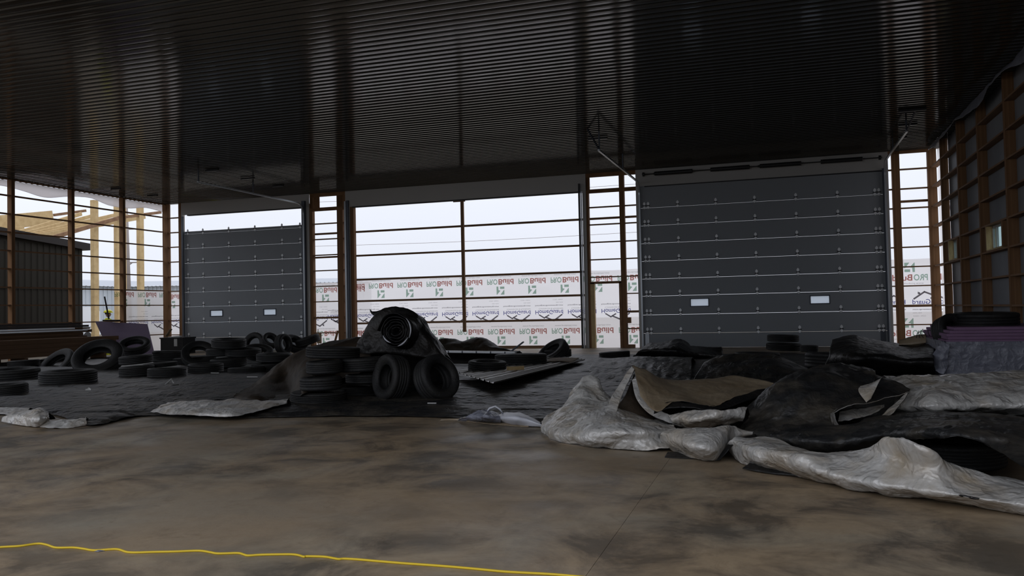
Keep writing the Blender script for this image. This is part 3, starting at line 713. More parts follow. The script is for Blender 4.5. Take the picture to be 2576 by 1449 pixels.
def tyre(c, dia, thick, axis=(0, 0, 1), label='', kind=0, group=None):
    o = bpy.data.objects.new('tyre', TY[kind]); COL.objects.link(o); o.location = c
    wk = (.3, .28, .34)[kind]
    o.scale = (dia, dia, thick/wk)
    o.rotation_mode = 'QUATERNION'; o.rotation_quaternion = Vector((0, 0, 1)).rotation_difference(Vector(axis).normalized())
    return tag(o, label, 'tyre', group)
def dep(p): return (p-CP).dot(fwd)
def tflat(cx, yt, yb, w, z0, label, kind=0, tilt=(0, 0), k=.8):
    p = PT(cx, yb, z0); dd = dep(p); dia = w*dd/F_PX; dia = dia*(1+dia/2/dd)
    th = min((yb-yt)*dd/F_PX*k, dia*.4); dr = Vector((p.x, p.y, 0)).normalized()
    c = Vector((p.x, p.y, z0+th/2))+dr*dia/2
    return tyre(c, dia, th, (tilt[0], tilt[1], 1), label, kind)
def tface(cx, cy, Y, dpx, thk, axis, label, kind=0):
    p = PT(cx, cy, Y); dia = dpx*dep(p)/F_PX; return tyre(p, dia, thk, axis, label, kind)
L_ = [
 (12, 963, 999, 105, .02, 'flat black tyre cut by the left frame edge, nearest the camera'),
 (35, 922, 962, 118, .02, 'flat black tyre at left frame edge behind the nearest one'),
 (172, 926, 970, 132, .02, 'large flat tyre left of centre in front of the big leaning tyre'),
 (60, 903, 924, 72, .05, 'small flat tyre against the foot of the brown timber stack'),
 (345, 915, 950, 84, .02, 'flat tyre at the bottom of the stack under the purple board'),
 (342, 890, 917, 80, .22, 'flat tyre in the middle of the stack under the purple board'),
 (420, 921, 953, 92, .02, 'ribbed flat tyre in front of the row, left of the bent white stick'),
 (404, 911, 925, 82, .2, 'flat tyre resting on top of the ribbed front tyre'),
 (430, 876, 914, 88, .06, 'wide dark tyre directly below the black box'),
 (518, 910, 941, 86, .02, 'flat tyre with a pale rim line right of the ribbed tyre'),
 (576, 847, 877, 84, .55, 'flat tyre on top of the pile, left of the arching tyre'),
 (612, 872, 898, 88, .32, 'flat tyre in the pile directly under the arching tyre'),
 (575, 896, 926, 88, .06, 'flat tyre at lower middle of the left pile'),
 (620, 922, 942, 90, .02, 'flat tyre at the front foot of the left pile'),
 (560, 872, 898, 80, .32, 'flat tyre hidden in the pile under the top left tyre'),
 (690, 885, 912, 88, .25, 'flat tyre under the upright tyre at right of the pile'),
 (680, 908, 934, 92, .04, 'flat tyre at the right foot of the left pile beside the brown tarp'),
 (480, 895, 915, 84, .06, 'flat tyre between the black box tyre and the pile'),
 (803, 983, 1018, 140, .03, 'wide flat tyre at the front bottom of the centre pile'),
 (808, 943, 985, 104, .22, 'smaller tyre with open centre on the wide front bottom tyre'),
 (817, 902, 942, 92, .45, 'tyre in the middle of the left column of centre pile'),
 (838, 868, 904, 134, .66, 'long dark tyre topping the left column of centre pile'),
 (912, 893, 938, 116, .44, 'tyre with a dusty rim between column and black roll'),
 (918, 938, 968, 96, .24, 'brown dusty tyre second from bottom beside leaning tyre'),
 (900, 968, 996, 108, .03, 'brown dusty tyre at the bottom beside leaning tyre'),
 (1226, 904, 938, 97, .16, 'flat tyre lying on the corrugated sheet'),
 (1311, 886, 922, 132, .14, 'wide flat tyre at the middle of the corrugated sheet'),
 (1402, 875, 901, 72, .1, 'flat tyre in front of the rounded leaning tyre'),
 (1546, 882, 902, 78, .02, 'lone flat tyre in front of the walk door opening'),
 (1970, 839, 861, 77, .33, 'upper tyre of the neat pair before right door'),
 (1972, 861, 883, 86, .08, 'lower tyre of the neat pair before right door'),
 (1905, 884, 912, 110, .03, 'flat tyre in front of the neat pair'),
 (2036, 866, 886, 44, .1, 'small tyre beside the neat pair, partly covered'),
 (2105, 880, 935, 150, .05, 'wide black tyre under the dark flap right of centre'),
 (2290, 905, 942, 130, .05, 'flat tyre left of the wrapped foam stack'),
 (2425, 1108, 1192, 190, .03, 'ribbed truck tyre under the black layers at right foreground'),
]
for i, (cx, yt, yb, w, z0, lab) in enumerate(L_):
    tflat(cx, yt, yb, w, z0, lab, kind=(2 if w > 180 else i % 2), tilt=((random.random()-.5)*.12, (random.random()-.5)*.1))
tface(247, 902, 17.5, 122, .3, (.35, -.8, 1), 'big dusty tyre leaning back with its open centre to the camera', 0)
tface(338, 870, 19.2, 76, .22, (.25, -.45, 1), 'tilted tyre with oval opening in front of the purple board', 1)
tface(143, 918, 18.6, 98, .25, (-.1, -.7, .7), 'half hidden tyre leaning behind the large flat tyre', 1)
tface(500, 892, 19.4, 84, .2, (.5, -.6, .8), 'tilted tyre slumped between the row and left pile', 0)
tface(640, 866, 21.5, 60, .2, (.05, -1, .3), 'tyre standing on the pile like an arch before left door', 1)
tface(680, 857, 21.3, 42, .2, (1, -.5, .8), 'tyre tipped on its corner beside the arching tyre', 0)
tface(713, 866, 20.2, 52, .2, (1, -.12, .1), 'upright tyre seen edge-on at right of the pile', 1)
tface(743, 866, 20.8, 62, .2, (.7, -.2, .9), 'tyre sliding down right of the upright tyre', 0)
tface(774, 857, 21.0, 62, .22, (-.25, -.2, 1), 'tyre end-most right on the pile under the wire hanger', 1)
tface(650, 886, 20.2, 74, .2, (.3, -.3, 1), 'tyre filling the pile below the tipped one', 0)
tface(984, 950, 11.7, 116, .3, (-.52, -.84, .16), 'leaning tyre facing left under the black roll', 0)
tface(1098, 952, 11.8, 118, .3, (.86, -.42, .34), 'leaning tyre facing right under the black roll', 1)
tface(1392, 886, 21.0, 84, .26, (-.4, -.5, .8), 'rounded leaning tyre before right end of middle opening', 0)
tface(2478, 806, 16.6, 152, .29, (0, -.02, 1), 'large flat tyre lying on the lilac foam stack', 1)
tface(2392, 835, 16.4, 88, .3, (.45, -.75, .35), 'black tyre standing against left end of foam stack', 0)

# ---- roll of black plastic on the centre pile
rc = PT(992, 832, 12.35); ax = Vector((.0, 1, -.08)).normalized()
rl = empty('plastic_roll', rc, 'big loose roll of black plastic on the two leaning tyres', 'plastic roll')
side = ax.cross(Vector((0, 0, 1))).normalized(); upr = side.cross(ax)
def spiral_me(r0, r1, turns, length, cone=.06):
    N = int(turns*36); V = []; Mz = 8
    for i in range(N+1):
        a = 2*math.pi*turns*i/N; r = r0+(r1-r0)*i/N
        for j in range(Mz+1):
            t = j/Mz; rr = r*(1+cone*t)*(1+.16*noise.noise((math.cos(a)*1.5, math.sin(a)*1.5, t*3+r*6)))
            if i < N*.3: rr *= 1+.15*math.sin(a*2+1)
            p = rc+side*math.cos(a)*rr+upr*math.sin(a)*rr*.95+ax*(t*length+.03*noise.noise((a*.8, 0, 0))+.05*noise.noise((a*1.7, 4, 0))+(.09*(1-i/N)))
            V.append(p)
    return new_mesh(V, [(i*(Mz+1)+j, (i+1)*(Mz+1)+j, (i+1)*(Mz+1)+j+1, i*(Mz+1)+j+1) for i in range(N) for j in range(Mz)])
o = link('rolled_sheet', spiral_me(.05, .30, 5.5, .75), ['tarp'], rl, True); md = o.modifiers.new('t', 'SOLIDIFY'); md.thickness = .014
for a0, a1, r in [(200, 255, .215), (285, 335, .275), (-25, 45, .30)]:
    q = MB(); pts = [rc+side*math.cos(math.radians(a0+(a1-a0)*t/10))*r+upr*math.sin(math.radians(a0+(a1-a0)*t/10))*r*.95-ax*.01 for t in range(11)]
    q.tube(pts, [.002+.011*math.sin(math.pi*t/10) for t in range(11)], 6); tag(q.build('turned_edge', 'white', rl), 'pale turned edge of the sheet')
patch('draped_tarp', [
  [(893, 885, 13.2), (925, 890, 12.9), (960, 888, 12.75), (1010, 892, 12.7), (1070, 900, 12.75), (1125, 908, 12.9)],
  [(897, 866, 13.2), (915, 850, 12.95), (942, 815, 12.8), (1005, 800, 12.7), (1072, 850, 12.75), (1120, 898, 12.95)],
  [(900, 862, 13.3), (922, 836, 13.1), (946, 793, 13.0), (990, 772, 12.85), (1036, 782, 12.9), (1066, 812, 13), (1096, 853, 13.1), (1118, 893, 13.2)]],
  ['tarp', 'tarp'], 70, 40, .022, 3, back=1.0, label='black tarp draped over the tyres behind the roll', cat='tarp')
patch('tarp_corner', [[(945, 795, 13.2), (955, 800, 13.15), (965, 800, 13.1)], [(934, 788, 13.2), (945, 790, 13.1), (985, 778, 13.1)], [(931, 777, 13.25), (940, 784, 13.2), (980, 774, 13.3)]], ['tarp', 'silver'], 20, 12, .01, 6, floor=None,
  label='pointed corner of black plastic sticking up left of the roll', cat='tarp')
# brown muddy ramp of tarp left of the pile
patch('muddy_tarp', [
  [(590, 1004, .03), (650, 1014, .03), (735, 1008, .03), (770, 990, .2), (840, 960, 12.9), (935, 930, 13)],
  [(590, 1000, .06), (650, 990, .12), (715, 960, 13.2), (765, 920, 13.2), (840, 890, 13.3), (935, 880, 13.3)],
  [(590, 995, .08), (640, 965, 13.8), (700, 920, 13.9), (755, 885, 14.0), (835, 862, 14.0), (930, 846, 14.0)]],
  ['tarpbrown', 'tarp'], 70, 44, .035, 2.4, back=1.3, label='muddy brown-black tarp sloping down left of the centre pile', cat='tarp')

# ---- timber stack
ls = empty('timber_stack', (-22.2, 21, 0), 'long brown timber bundle lying on blocks along the left wall', 'lumber')
for r in range(4):
    for c in range(4):
        ubox('timber', -22.55+c*.13, -22.43+c*.13, 15.2+.05*((r*3+c) % 4), 23.3-.06*((r+c*2) % 3), .235+r*.139, .368+r*.139, 'lumber', ls)
for y in (16, 19.5, 22.6): ubox('block', -22.6, -22.0, y, y+.1, 0, .232, 'lumber', ls)
bs = empty('board_stack', (-23.4, 20, 0), 'tall stack of dark boards behind the brown timber bundle', 'lumber')
for r in range(8):
    for c in range(2):
        ubox('board', -23.95+c*.42+.02*(r % 3), -23.55+c*.42+.02*(r % 3), 15.0+.1*(r % 3), 23.2-.12*((r*5+c) % 4), .2+r*.105, .295+r*.105, 'lumber', bs)
for y in (16, 19.5, 22.4): ubox('block', -23.95, -23.1, y, y+.1, 0, .198, 'lumber', bs)
ubox('board', -23.98, -23.3, 15.2, 23.3, 1.045, 1.10, 'lumber', bs)
for k, (z, ye) in enumerate([(1.12, 22.4), (1.05, 22.9)]):
    o = box('metal_trim', -23.10+.05*k, -23.05+.05*k, 14.8, ye, z-.08, z-.03, 'galv')
    o.location.z += .02
    tag(o, ['upper of two pale metal trims along the dark board stack', 'lower of two pale metal trims along the dark board stack'][k], 'trim')
o = box('metal_rack', -23.9, -23.2, 15.0, 23.15, 1.12, 1.19, 'shedtrim'); tag(o, 'dark flat steel purlins on top of the board stack', 'purlin')
o = box('metal_rack', -23.85, -23.4, 15.2, 23.0, 1.20, 1.27, 'shedtrim'); tag(o, 'narrow dark purlin bundle uppermost on the board stack', 'purlin')
# purple foam board leaning
a = [PT(240, 808, 23.9), PT(371, 815, 25.0), PT(389, 890, 24.4), PT(285, 902, 23.2)]
n_ = (a[1]-a[0]).cross(a[3]-a[0]).normalized()*.05
me = new_mesh(a+[p+n_ for p in a], [(0, 1, 2, 3), (7, 6, 5, 4), (0, 4, 5, 1), (1, 5, 6, 2), (2, 6, 7, 3), (3, 7, 4, 0)])
tag(link('foam_board', me, 'foamdark'), 'dull purple foam board leaning beside the timber stack', 'foam board')
# stake and its foot on the stack
p = PT(274, 803, 24.2); t = PT(263, 746, 24.1); q = MB(); q.bar(p, t, .075, .05); o = q.build('steel_stake', 'black'); tag(o, 'black steel stake leaning up in front of the person', 'stake')
a = PT(263, 806, 24.3); b = PT(298, 806, 24.3); q = MB(); q.bar(a, b, .2, .05); tag(q.build('flat_plate', 'shedtrim'), 'dark flat plate at the foot of the leaning stake', 'plate')
# black box by left door
a = PT(404, 878, 26.2); b = PT(460, 850, 26.2)
cb = empty('black_box', ((a.x+b.x)/2, 26.2, 0), 'black box with a white label between left corner and left door', 'box')
box('body', a.x, b.x, 26.2, 26.9, 0, b.z-.03, 'black', cb); box('lid', a.x-.03, b.x+.02, 26.17, 26.93, b.z-.03, b.z+.02, 'black', cb)
c1 = PT(438, 851, 26.2); c2 = PT(446, 871, 26.2); box('label', c1.x, c2.x, 26.19, 26.2, c2.z, c1.z, 'paper', cb)
a = PT(418, 846, 26.4); b = PT(430, 828, 26.4); q = MB(); q.bar(a, b, .14, .03); tag(q.build('wood_offcut', 'card'), 'short board offcut standing on the black box', 'board')
a = PT(425, 849, 26.3); b = PT(455, 846, 26.3); q = MB(); q.bar(a, b, .1, .06); tag(q.build('paper_scrap', 'paper'), 'pale scrap lying on the black box lid', 'scrap')

# ---- middle background clutter
patch('tarp_bundle', [
 [(1105, 886, 20.3), (1150, 888, 20.3), (1200, 888, 20.2), (1250, 888, 20.2), (1300, 888, 20.2)],
 [(1105, 872, 20.5), (1150, 872, 20.4), (1190, 874, 20.4), (1240, 874, 20.3), (1300, 886, 20.3)],
 [(1105, 854, 20.9), (1140, 853, 20.9), (1163, 858, 20.9), (1200, 849, 20.9), (1235, 862, 20.8), (1262, 880, 20.7), (1305, 885, 20.5)]],
 ['tarpbrown', 'tarp'], 60, 30, .03, 3, back=1, label='heap of dirty brown tarp behind the long steel strip', cat='tarp')
a = PT(1100, 884, 19.6); b = PT(1297, 887, 19.6)
st = empty('steel_strip', a, 'long galvanised slotted strip lying across the tyres', 'strip')
q = MB(); q.bar(a, b, .12, .05); q.build('strip_face', 'hinge', st)
for k in range(5):
    c = a.lerp(b, .15+.18*k); q = MB(); q.bar(c+Vector((0, -.062, 0)), c+Vector((.03, -.062, 0)), .01, .05); q.build('slot', 'darksteel', st)
a = PT(1283, 886, 19.8); b = PT(1317, 860, 19.8); q = MB(); q.bar(a, b, .09, .03); tag(q.build('metal_channel', 'darksteel'), 'short dark metal channel sticking up right of tarp heap', 'channel')
# corrugated zinc sheet
c0, c1, c2, c3 = PT(1146, 937, .18), PT(1243, 965, .22), PT(1472, 906, .12), PT(1400, 897, .12)
V = []; nu = 61; nv = 12
for j in range(nv):
    for i in range(nu):
        u = i/(nu-1); v = j/(nv-1); p = c0.lerp(c1, u).lerp(c3.lerp(c2, u), v); ph = (u*9) % 1
        p = p+Vector((0, 0, .03 if ph < .22 else 0)); V.append(p)
o = link('corrugated_sheet', new_mesh(V, [(j*nu+i, j*nu+i+1, (j+1)*nu+i+1, (j+1)*nu+i) for j in range(nv-1) for i in range(nu-1)]), 'zinc'); md = o.modifiers.new('t', 'SOLIDIFY'); md.thickness = .004
tag(o, 'ribbed grey metal sheet lying under the tyres right of the roll', 'metal sheet')
a = PT(1277, 927, .25); b = PT(1316, 925, .25); q = MB(); q.bar(a, b, .1, .07); tag(q.build('wood_block', 'pale'), 'short pale wood block on the ribbed metal sheet', 'block')
patch('cardboard', [[(1372, 910, .2), (1410, 908, .2), (1438, 912, .16)], [(1385, 902, .2), (1420, 900, .2), (1456, 901, .2)]], ['card', 'card'], 16, 8, .01, 3, label='flattened brown cardboard at the far end of ribbed metal sheet', cat='cardboard')
patch('tarp_mound', [
 [(1590, 898, .02), (1630, 902, .02), (1690, 905, .02), (1750, 905, .02), (1830, 900, .02)],
 [(1605, 885, .25), (1650, 880, .3), (1700, 880, .3), (1750, 888, .2), (1820, 892, .1)],
 [(1632, 864, 22.5), (1668, 862, 22.5), (1703, 854, 22.5), (1728, 864, 22.5), (1742, 873, 22.5), (1815, 876, 22.5)]],
 ['tarp', 'tarp'], 60, 30, .035, 2.6, back=1, label='crumpled black plastic mound before left end of right door', cat='tarp')
patch('tarp_mound', [
 [(1740, 965, .03), (1830, 968, .03), (1930, 970, .03), (2060, 975, .03)],
 [(1765, 925, .22), (1840, 915, .3), (1940, 920, .3), (2050, 950, .15)],
 [(1770, 912, 16.2), (1830, 893, 16.2), (1900, 892, 16.2), (1960, 900, 16.2), (2015, 925, 16.2), (2060, 945, 16)]],
 ['tarpdusty', 'tarp'], 60, 30, .035, 2.2, back=1.2, label='rounded dusty black plastic mound behind the beige flap', cat='tarp')
patch('tarp_mound', [
 [(1480, 960, .02), (1560, 965, .02), (1640, 968, .02), (1740, 965, .02)],
 [(1485, 925, .15), (1560, 920, .18), (1640, 915, .2), (1740, 930, .15)],
 [(1500, 906, .2), (1560, 902, .2), (1650, 900, .22), (1740, 905, .2)]],
 ['tarpdusty', 'tarp'], 60, 30, .04, 2.5, back=1.5, label='low folds of black plastic behind the silver peak', cat='tarp')
patch('dark_flap', [
 [(2070, 935, .1), (2130, 938, .1), (2200, 938, .1), (2270, 940, .1), (2350, 942, .1)],
 [(2085, 890, .45), (2150, 895, .45), (2210, 895, .45), (2280, 905, .4), (2350, 905, .4)],
 [(2095, 857, 17.5), (2142, 847, 17.6), (2200, 856, 17.6), (2260, 866, 17.5), (2300, 872, 17.5), (2350, 862, 17.4)]],
 ['tarp', 'tarp'], 50, 30, .03, 2.2, back=1.2, label='stiff black plastic flap with a pointed left corner before right door', cat='tarp')
patch('pale_rag', [[(2262, 868, 17.2), (2290, 868, 17.2), (2330, 862, 17.2)], [(2262, 855, 17.3), (2292, 848, 17.3), (2330, 840, 17.3)]], ['beige', 'beige'], 20, 10, .02, 4, back=.2, label='crumpled pale plastic scrap beside the foot of right corner post', cat='scrap')
a = PT(2190, 912, 16.6); b = PT(2236, 902, 16.6); q = MB(); q.bar(a, b, .25, .1); tag(q.build('wood_board', 'lumber'), 'brown board end showing under the black flap', 'board')
for k in range(6):
    x = 2305+k*9; q = MB(); q.tube([PT(x, 850, 17.2), PT(x+random.uniform(-8, 8), 838, 17.2), PT(x+random.uniform(-14, 14), 826+random.uniform(0, 8), 17.2)], .006, 5)
    tag(q.build('wire', 'black'), 'thin bent wire sticking up near the right back corner', 'wire', 'bent wires near the right corner')
# foam stack wrapped in film
fs_ = empty('foam_stack', (3.5, 15.6, 0), 'stack of lilac foam boards wrapped in white film at right', 'foam boards')
A = PT(2352, 864, 15.5); B_ = PT(2352, 943, 15.5)
X0 = PT(2378, 900, 15.5).x
zt = PT(2420, 862, 15.5).z
for r in range(5):
    z = zt+.0+r*.052
    box('foam_sheet', X0+(.02, .06, .03, .09, .16)[r], 4.45, 15.5+(.0, .03, .01, .03, .05)[r], 17.9, z, z+.047, 'foam', fs_)
for r in range(9): box('foam_sheet', X0+.03, 4.42, 15.53, 17.9, .03+r*(zt-.03)/9, .03+(r+1)*(zt-.03)/9-.004, 'foam', fs_)
rows = []
for z in (0.0, .25, .5, zt*.85, zt+.02):
    rows.append([Vector((X0-.01, 17.4, z+.01)), Vector((X0-.03, 16.4, z+.01)), Vector((X0-.02, 15.52, z+.01)), Vector((X0+.05, 15.46, z)), Vector((3.2, 15.45, z)), Vector((3.9, 15.45, z)), Vector((4.44, 15.46, z))])
patch('film_wrap', rows, ['film', 'film'], 90, 30, .012, 3, floor=.005, parent=fs_, aniso=(.6, .6, 2.2))
patch('torn_film', [[Vector((X0-.02, 15.6, zt+.03)), Vector((X0-.02, 15.42, zt+.01)), Vector((X0+.06, 15.38, zt-.02))], [Vector((X0-.2, 15.5, .45)), Vector((X0-.1, 15.38, .4)), Vector((X0+.02, 15.38, .42))],
   [Vector((X0-.16, 15.45, .2)), Vector((X0-.06, 15.36, .15)), Vector((X0+.03, 15.38, .3))]], ['film', 'film'], 24, 24, .03, 4, parent=fs_)

# ---- right foreground: silver and black folded sheets
sp = dict(cat='plastic sheet')
patch('silver_sheet', [
 [(2235, 1040, .16), (2330, 1046, .16), (2440, 1044, .16), (2540, 1044, .12), (2640, 1062, .1)],
 [(2250, 1022, .28), (2330, 1028, .3), (2440, 1026, .3), (2540, 1030, .28), (2640, 1040, .25)],
 [(2250, 985, .4), (2330, 990, .43), (2440, 985, .44), (2540, 985, .44), (2640, 990, .44)],
 [(2225, 948, .52), (2330, 947, .54), (2440, 941, .56), (2540, 937, .57), (2640, 934, .57)]],
 ['silver', 'tarp'], 110, 50, .028, 5, back=1.0, seed=1, label='crinkled silver-white sheet in front of the foam stack', **sp)
patch('black_layers', [
 [(1880, 1096, .1), (2000, 1124, .08), (2100, 1136, .08), (2230, 1112, .25), (2330, 1102, .40), (2450, 1112, .42), (2560, 1160, .25), (2640, 1215, .05)],
 [(1900, 1090, .17), (2000, 1108, .2), (2100, 1115, .22), (2230, 1090, .34), (2330, 1082, .45), (2450, 1085, .47), (2560, 1112, .42), (2640, 1150, .3)],
 [(1950, 1082, .2), (2050, 1088, .24), (2130, 1090, .26), (2230, 1070, .33), (2330, 1058, .38), (2450, 1062, .42), (2560, 1082, .42), (2640, 1110, .35)],
 [(1990, 1075, .2), (2070, 1075, .22), (2130, 1070, .22), (2230, 1045, .26), (2330, 1040, .28), (2450, 1042, .3), (2560, 1052, .28), (2640, 1075, .25)]],
 ['tarpdusty', 'tarp'], 110, 50, .03, 3, back=.5, seed=2, label='loose black plastic layers covering the ribbed truck tyre', cat='tarp')
patch('silver_fold', [
 [(1838, 1138, .02), (1872, 1166, .01), (2000, 1196, .01), (2100, 1221, .01), (2200, 1241, .01), (2330, 1256, .01), (2450, 1273, .01), (2640, 1300, .01)],
 [(1831, 1122, .09), (1880, 1145, .12), (2000, 1172, .13), (2100, 1196, .12), (2200, 1218, .11), (2330, 1241, .1), (2450, 1260, .09), (2640, 1280, .09)],
 [(1835, 1110, .18), (1890, 1120, .2), (2000, 1142, .22), (2100, 1156, .2), (2200, 1175, .2), (2330, 1212, .17), (2450, 1243, .13), (2640, 1255, .12)],
 [(1850, 1101, .2), (1930, 1107, .2), (2040, 1140, .17), (2120, 1143, .2), (2200, 1135, .29), (2330, 1170, .27), (2450, 1215, .15), (2640, 1236, .1)],
 [(1870, 1103, .12), (1950, 1112, .12), (2050, 1141, .12), (2160, 1134, .2), (2245, 1101, .42), (2330, 1132, .38), (2420, 1178, .22), (2640, 1228, .06)]],
 ['silver', 'tarp'], 150, 56, .022, 4.5, back=.35, seed=3, label='long silver-white folded sheet edge running to the right frame edge', **sp)
patch('black_underlay', [
 [(1868, 1180, .01), (1930, 1190, .01), (2010, 1200, .01), (2060, 1212, .01)], [(1885, 1166, .04), (1940, 1172, .05), (2020, 1190, .04), (2080, 1205, .03)]], ['tarp', 'tarp'], 30, 10, .01, 5, back=.3, label='black plastic edge peeking from under the long silver fold', cat='tarp')
patch('silver_sheet', [
 [(1366, 1086, .01), (1400, 1108, .01), (1480, 1122, .01), (1560, 1130, .01), (1630, 1134, .01), (1700, 1128, .03)],
 [(1364, 1070, .07), (1400, 1086, .1), (1480, 1102, .11), (1560, 1106, .11), (1630, 1108, .1), (1690, 1100, .1)],
 [(1372, 1052, .13), (1420, 1055, .2), (1490, 1068, .22), (1560, 1076, .22), (1630, 1078, .2), (1700, 1080, .17)],
 [(1420, 1018, 9.2), (1455, 1010, 9.1), (1500, 1015, 9.0), (1545, 1025, 8.9), (1600, 1048, 8.8), (1690, 1068, 8.7)],
 [(1438, 985, 9.5), (1465, 975, 9.4), (1500, 985, 9.4), (1530, 1000, 9.3), (1580, 1035, 9.2), (1690, 1062, 9.1)],
 [(1452, 968, 9.7), (1470, 946, 9.7), (1502, 955, 9.6), (1520, 985, 9.6), (1580, 1025, 9.5), (1690, 1055, 9.4)]],
 ['silver', 'tarp'], 110, 70, .026, 4.2, back=.5, seed=4, label='silver-white sheet heaped at the left tip of the foreground sheets', **sp)
patch('upright_lip', [
 [(1590, 921, 9.35), (1560, 965, 9.1), (1535, 1005, 8.8), (1512, 1080, 8.35)], [(1597, 930, 9.25), (1572, 980, 9.0), (1556, 1020, 8.75), (1545, 1072, 8.4)]],
 ['silver', 'tarp'], 40, 10, .012, 6, floor=None, label='narrow silver edge rising left of the beige flap peak', **sp)
patch('dark_inner_fold', [
 [(1596, 940, 9.3), (1575, 990, 9.1), (1550, 1030, 8.95), (1538, 1062, 8.75)], [(1598, 960, 9.3), (1600, 1000, 9.15), (1600, 1030, 9.0), (1585, 1068, 8.8)], [(1602, 980, 9.4), (1625, 1030, 9.2), (1640, 1050, 9.05), (1665, 1068, 8.9)]],
 ['tarpbrown', 'tarp'], 30, 20, .015, 4, floor=None, label='dark brown inner fold below the silver peak', cat='tarp')
patch('silver_strip', [
 [(1590, 958, 9.2), (1602, 1005, 9.0), (1640, 1045, 8.8), (1700, 1068, 8.6), (1750, 1078, 8.5)], [(1600, 945, 9.25), (1628, 1005, 9.0), (1665, 1035, 8.8), (1715, 1055, 8.7), (1760, 1068, 8.6)]],
 ['silver', 'tarp'], 50, 10, .015, 6, floor=None, label='bright crinkled silver strip curling under the beige flap', **sp)
patch('beige_flap', [
 [(1612, 998, 8.85), (1640, 1030, 8.65), (1662, 1034, 8.6), (1700, 1012, 8.8), (1768, 1022, 8.85), (1800, 1022, 8.9), (1850, 1000, 9.3), (1952, 973, 9.9)],
 [(1602, 960, 9.05), (1640, 985, 9.0), (1700, 993, 9.15), (1770, 998, 9.3), (1850, 985, 9.6), (1950, 970, 9.95)],
 [(1595, 935, 9.25), (1630, 948, 9.3), (1700, 970, 9.6), (1790, 970, 9.8), (1860, 965, 10), (1948, 968, 10)],
 [(1590, 920, 9.4), (1622, 930, 9.55), (1658, 950, 9.8), (1700, 957, 10), (1770, 956, 10.2), (1850, 946, 10.4), (1946, 966, 10.1)]],
 ['beige', 'tarp'], 90, 44, .016, 3.2, back=.9, seed=5, floor=None, label='beige soiled flap with a sharp left peak and black underside', **sp)
patch('black_edge_roll', [
 [(1645, 1042, 8.6), (1680, 1030, 8.7), (1740, 1028, 8.75), (1790, 1036, 8.8), (1850, 1020, 9.1), (1952, 985, 9.8)], [(1648, 1025, 8.8), (1690, 1012, 8.85), (1750, 1018, 8.85), (1800, 1022, 8.95), (1850, 1000, 9.3), (1956, 970, 9.95)]],
 ['tarp', 'tarp'], 50, 12, .015, 5, floor=None, back=.6, label='black rolled edge hanging below the beige flap', cat='tarp')
patch('crumpled_layers', [
 [(1690, 1074, .1), (1740, 1082, .1), (1800, 1076, .12), (1860, 1070, .12)], [(1690, 1060, .2), (1750, 1058, .24), (1810, 1052, .26), (1870, 1050, .25)], [(1680, 1045, .25), (1740, 1038, .3), (1810, 1032, .34), (1880, 1025, .34)]],
 ['silver', 'tarp'], 50, 26, .03, 5, back=.4, seed=6, label='crumpled silver and black layers between flap and black bundle', **sp)
patch('silver_roll', [
 [(1668, 1122, .03), (1690, 1134, .01), (1740, 1151, .01), (1795, 1158, .01), (1815, 1140, .04), (1850, 1120, .06)],
 [(1660, 1102, .12), (1700, 1116, .14), (1750, 1128, .15), (1800, 1132, .13), (1835, 1112, .12), (1890, 1100, .1)],
 [(1664, 1090, .19), (1710, 1092, .22), (1760, 1096, .24), (1810, 1096, .22), (1850, 1090, .19), (1930, 1094, .14)],
 [(1678, 1083, .2), (1720, 1078, .25), (1780, 1076, .27), (1835, 1070, .27), (1870, 1082, .2), (1935, 1091, .14)]],
 ['silver', 'tarp'], 80, 44, .02, 5.5, back=.4, seed=7, label='plump silver roll with crinkled front, in the middle of the sheet edge', **sp)
patch('black_edge', [
 [(1800, 1160, .02), (1822, 1130, .1), (1845, 1108, .18), (1900, 1092, .2)], [(1812, 1158, .02), (1832, 1132, .1), (1852, 1114, .17), (1905, 1098, .18)]], ['tarp', 'tarp'], 24, 6, .008, 6, label='black sheet edge between silver roll and long silver fold', cat='tarp')
patch('black_scrap', [[(1672, 1150, .005), (1700, 1152, .005), (1745, 1154, .005)], [(1680, 1136, .02), (1705, 1138, .02), (1745, 1146, .02)]], ['tarp', 'tarp'], 12, 6, .004, 6, label='black plastic corner under the silver roll', cat='tarp')
# black folded bundle
patch('black_bundle', [
 [(1845, 1078, .08), (1920, 1092, .1), (1990, 1100, .1), (2060, 1106, .1), (2118, 1108, .12)],
 [(1848, 1062, 9.0), (1920, 1060, 8.7), (1980, 1066, 8.6), (2040, 1070, 8.5), (2095, 1058, 8.5)],
 [(1868, 1035, 9.1), (1930, 1010, 8.95), (1990, 1008, 8.8), (2050, 1012, 8.75), (2096, 1040, 8.6)],
 [(1895, 1010, 9.4), (1955, 968, 9.2), (2025, 955, 9.1), (2090, 965, 9.1), (2160, 1000, 8.95)],
 [(1925, 990, 9.8), (1980, 950, 9.8), (2050, 930, 9.7), (2120, 930, 9.65), (2200, 955, 9.4)],
 [(1935, 985, 10.1), (1990, 948, 10.1), (2060, 922, 10.1), (2130, 919, 10.1), (2195, 934, 10.0)]],
 ['tarpdusty', 'silver'], 90, 70, .03, 3.2, back=.8, seed=8, label='big rounded bundle of folded black plastic at right', cat='tarp')
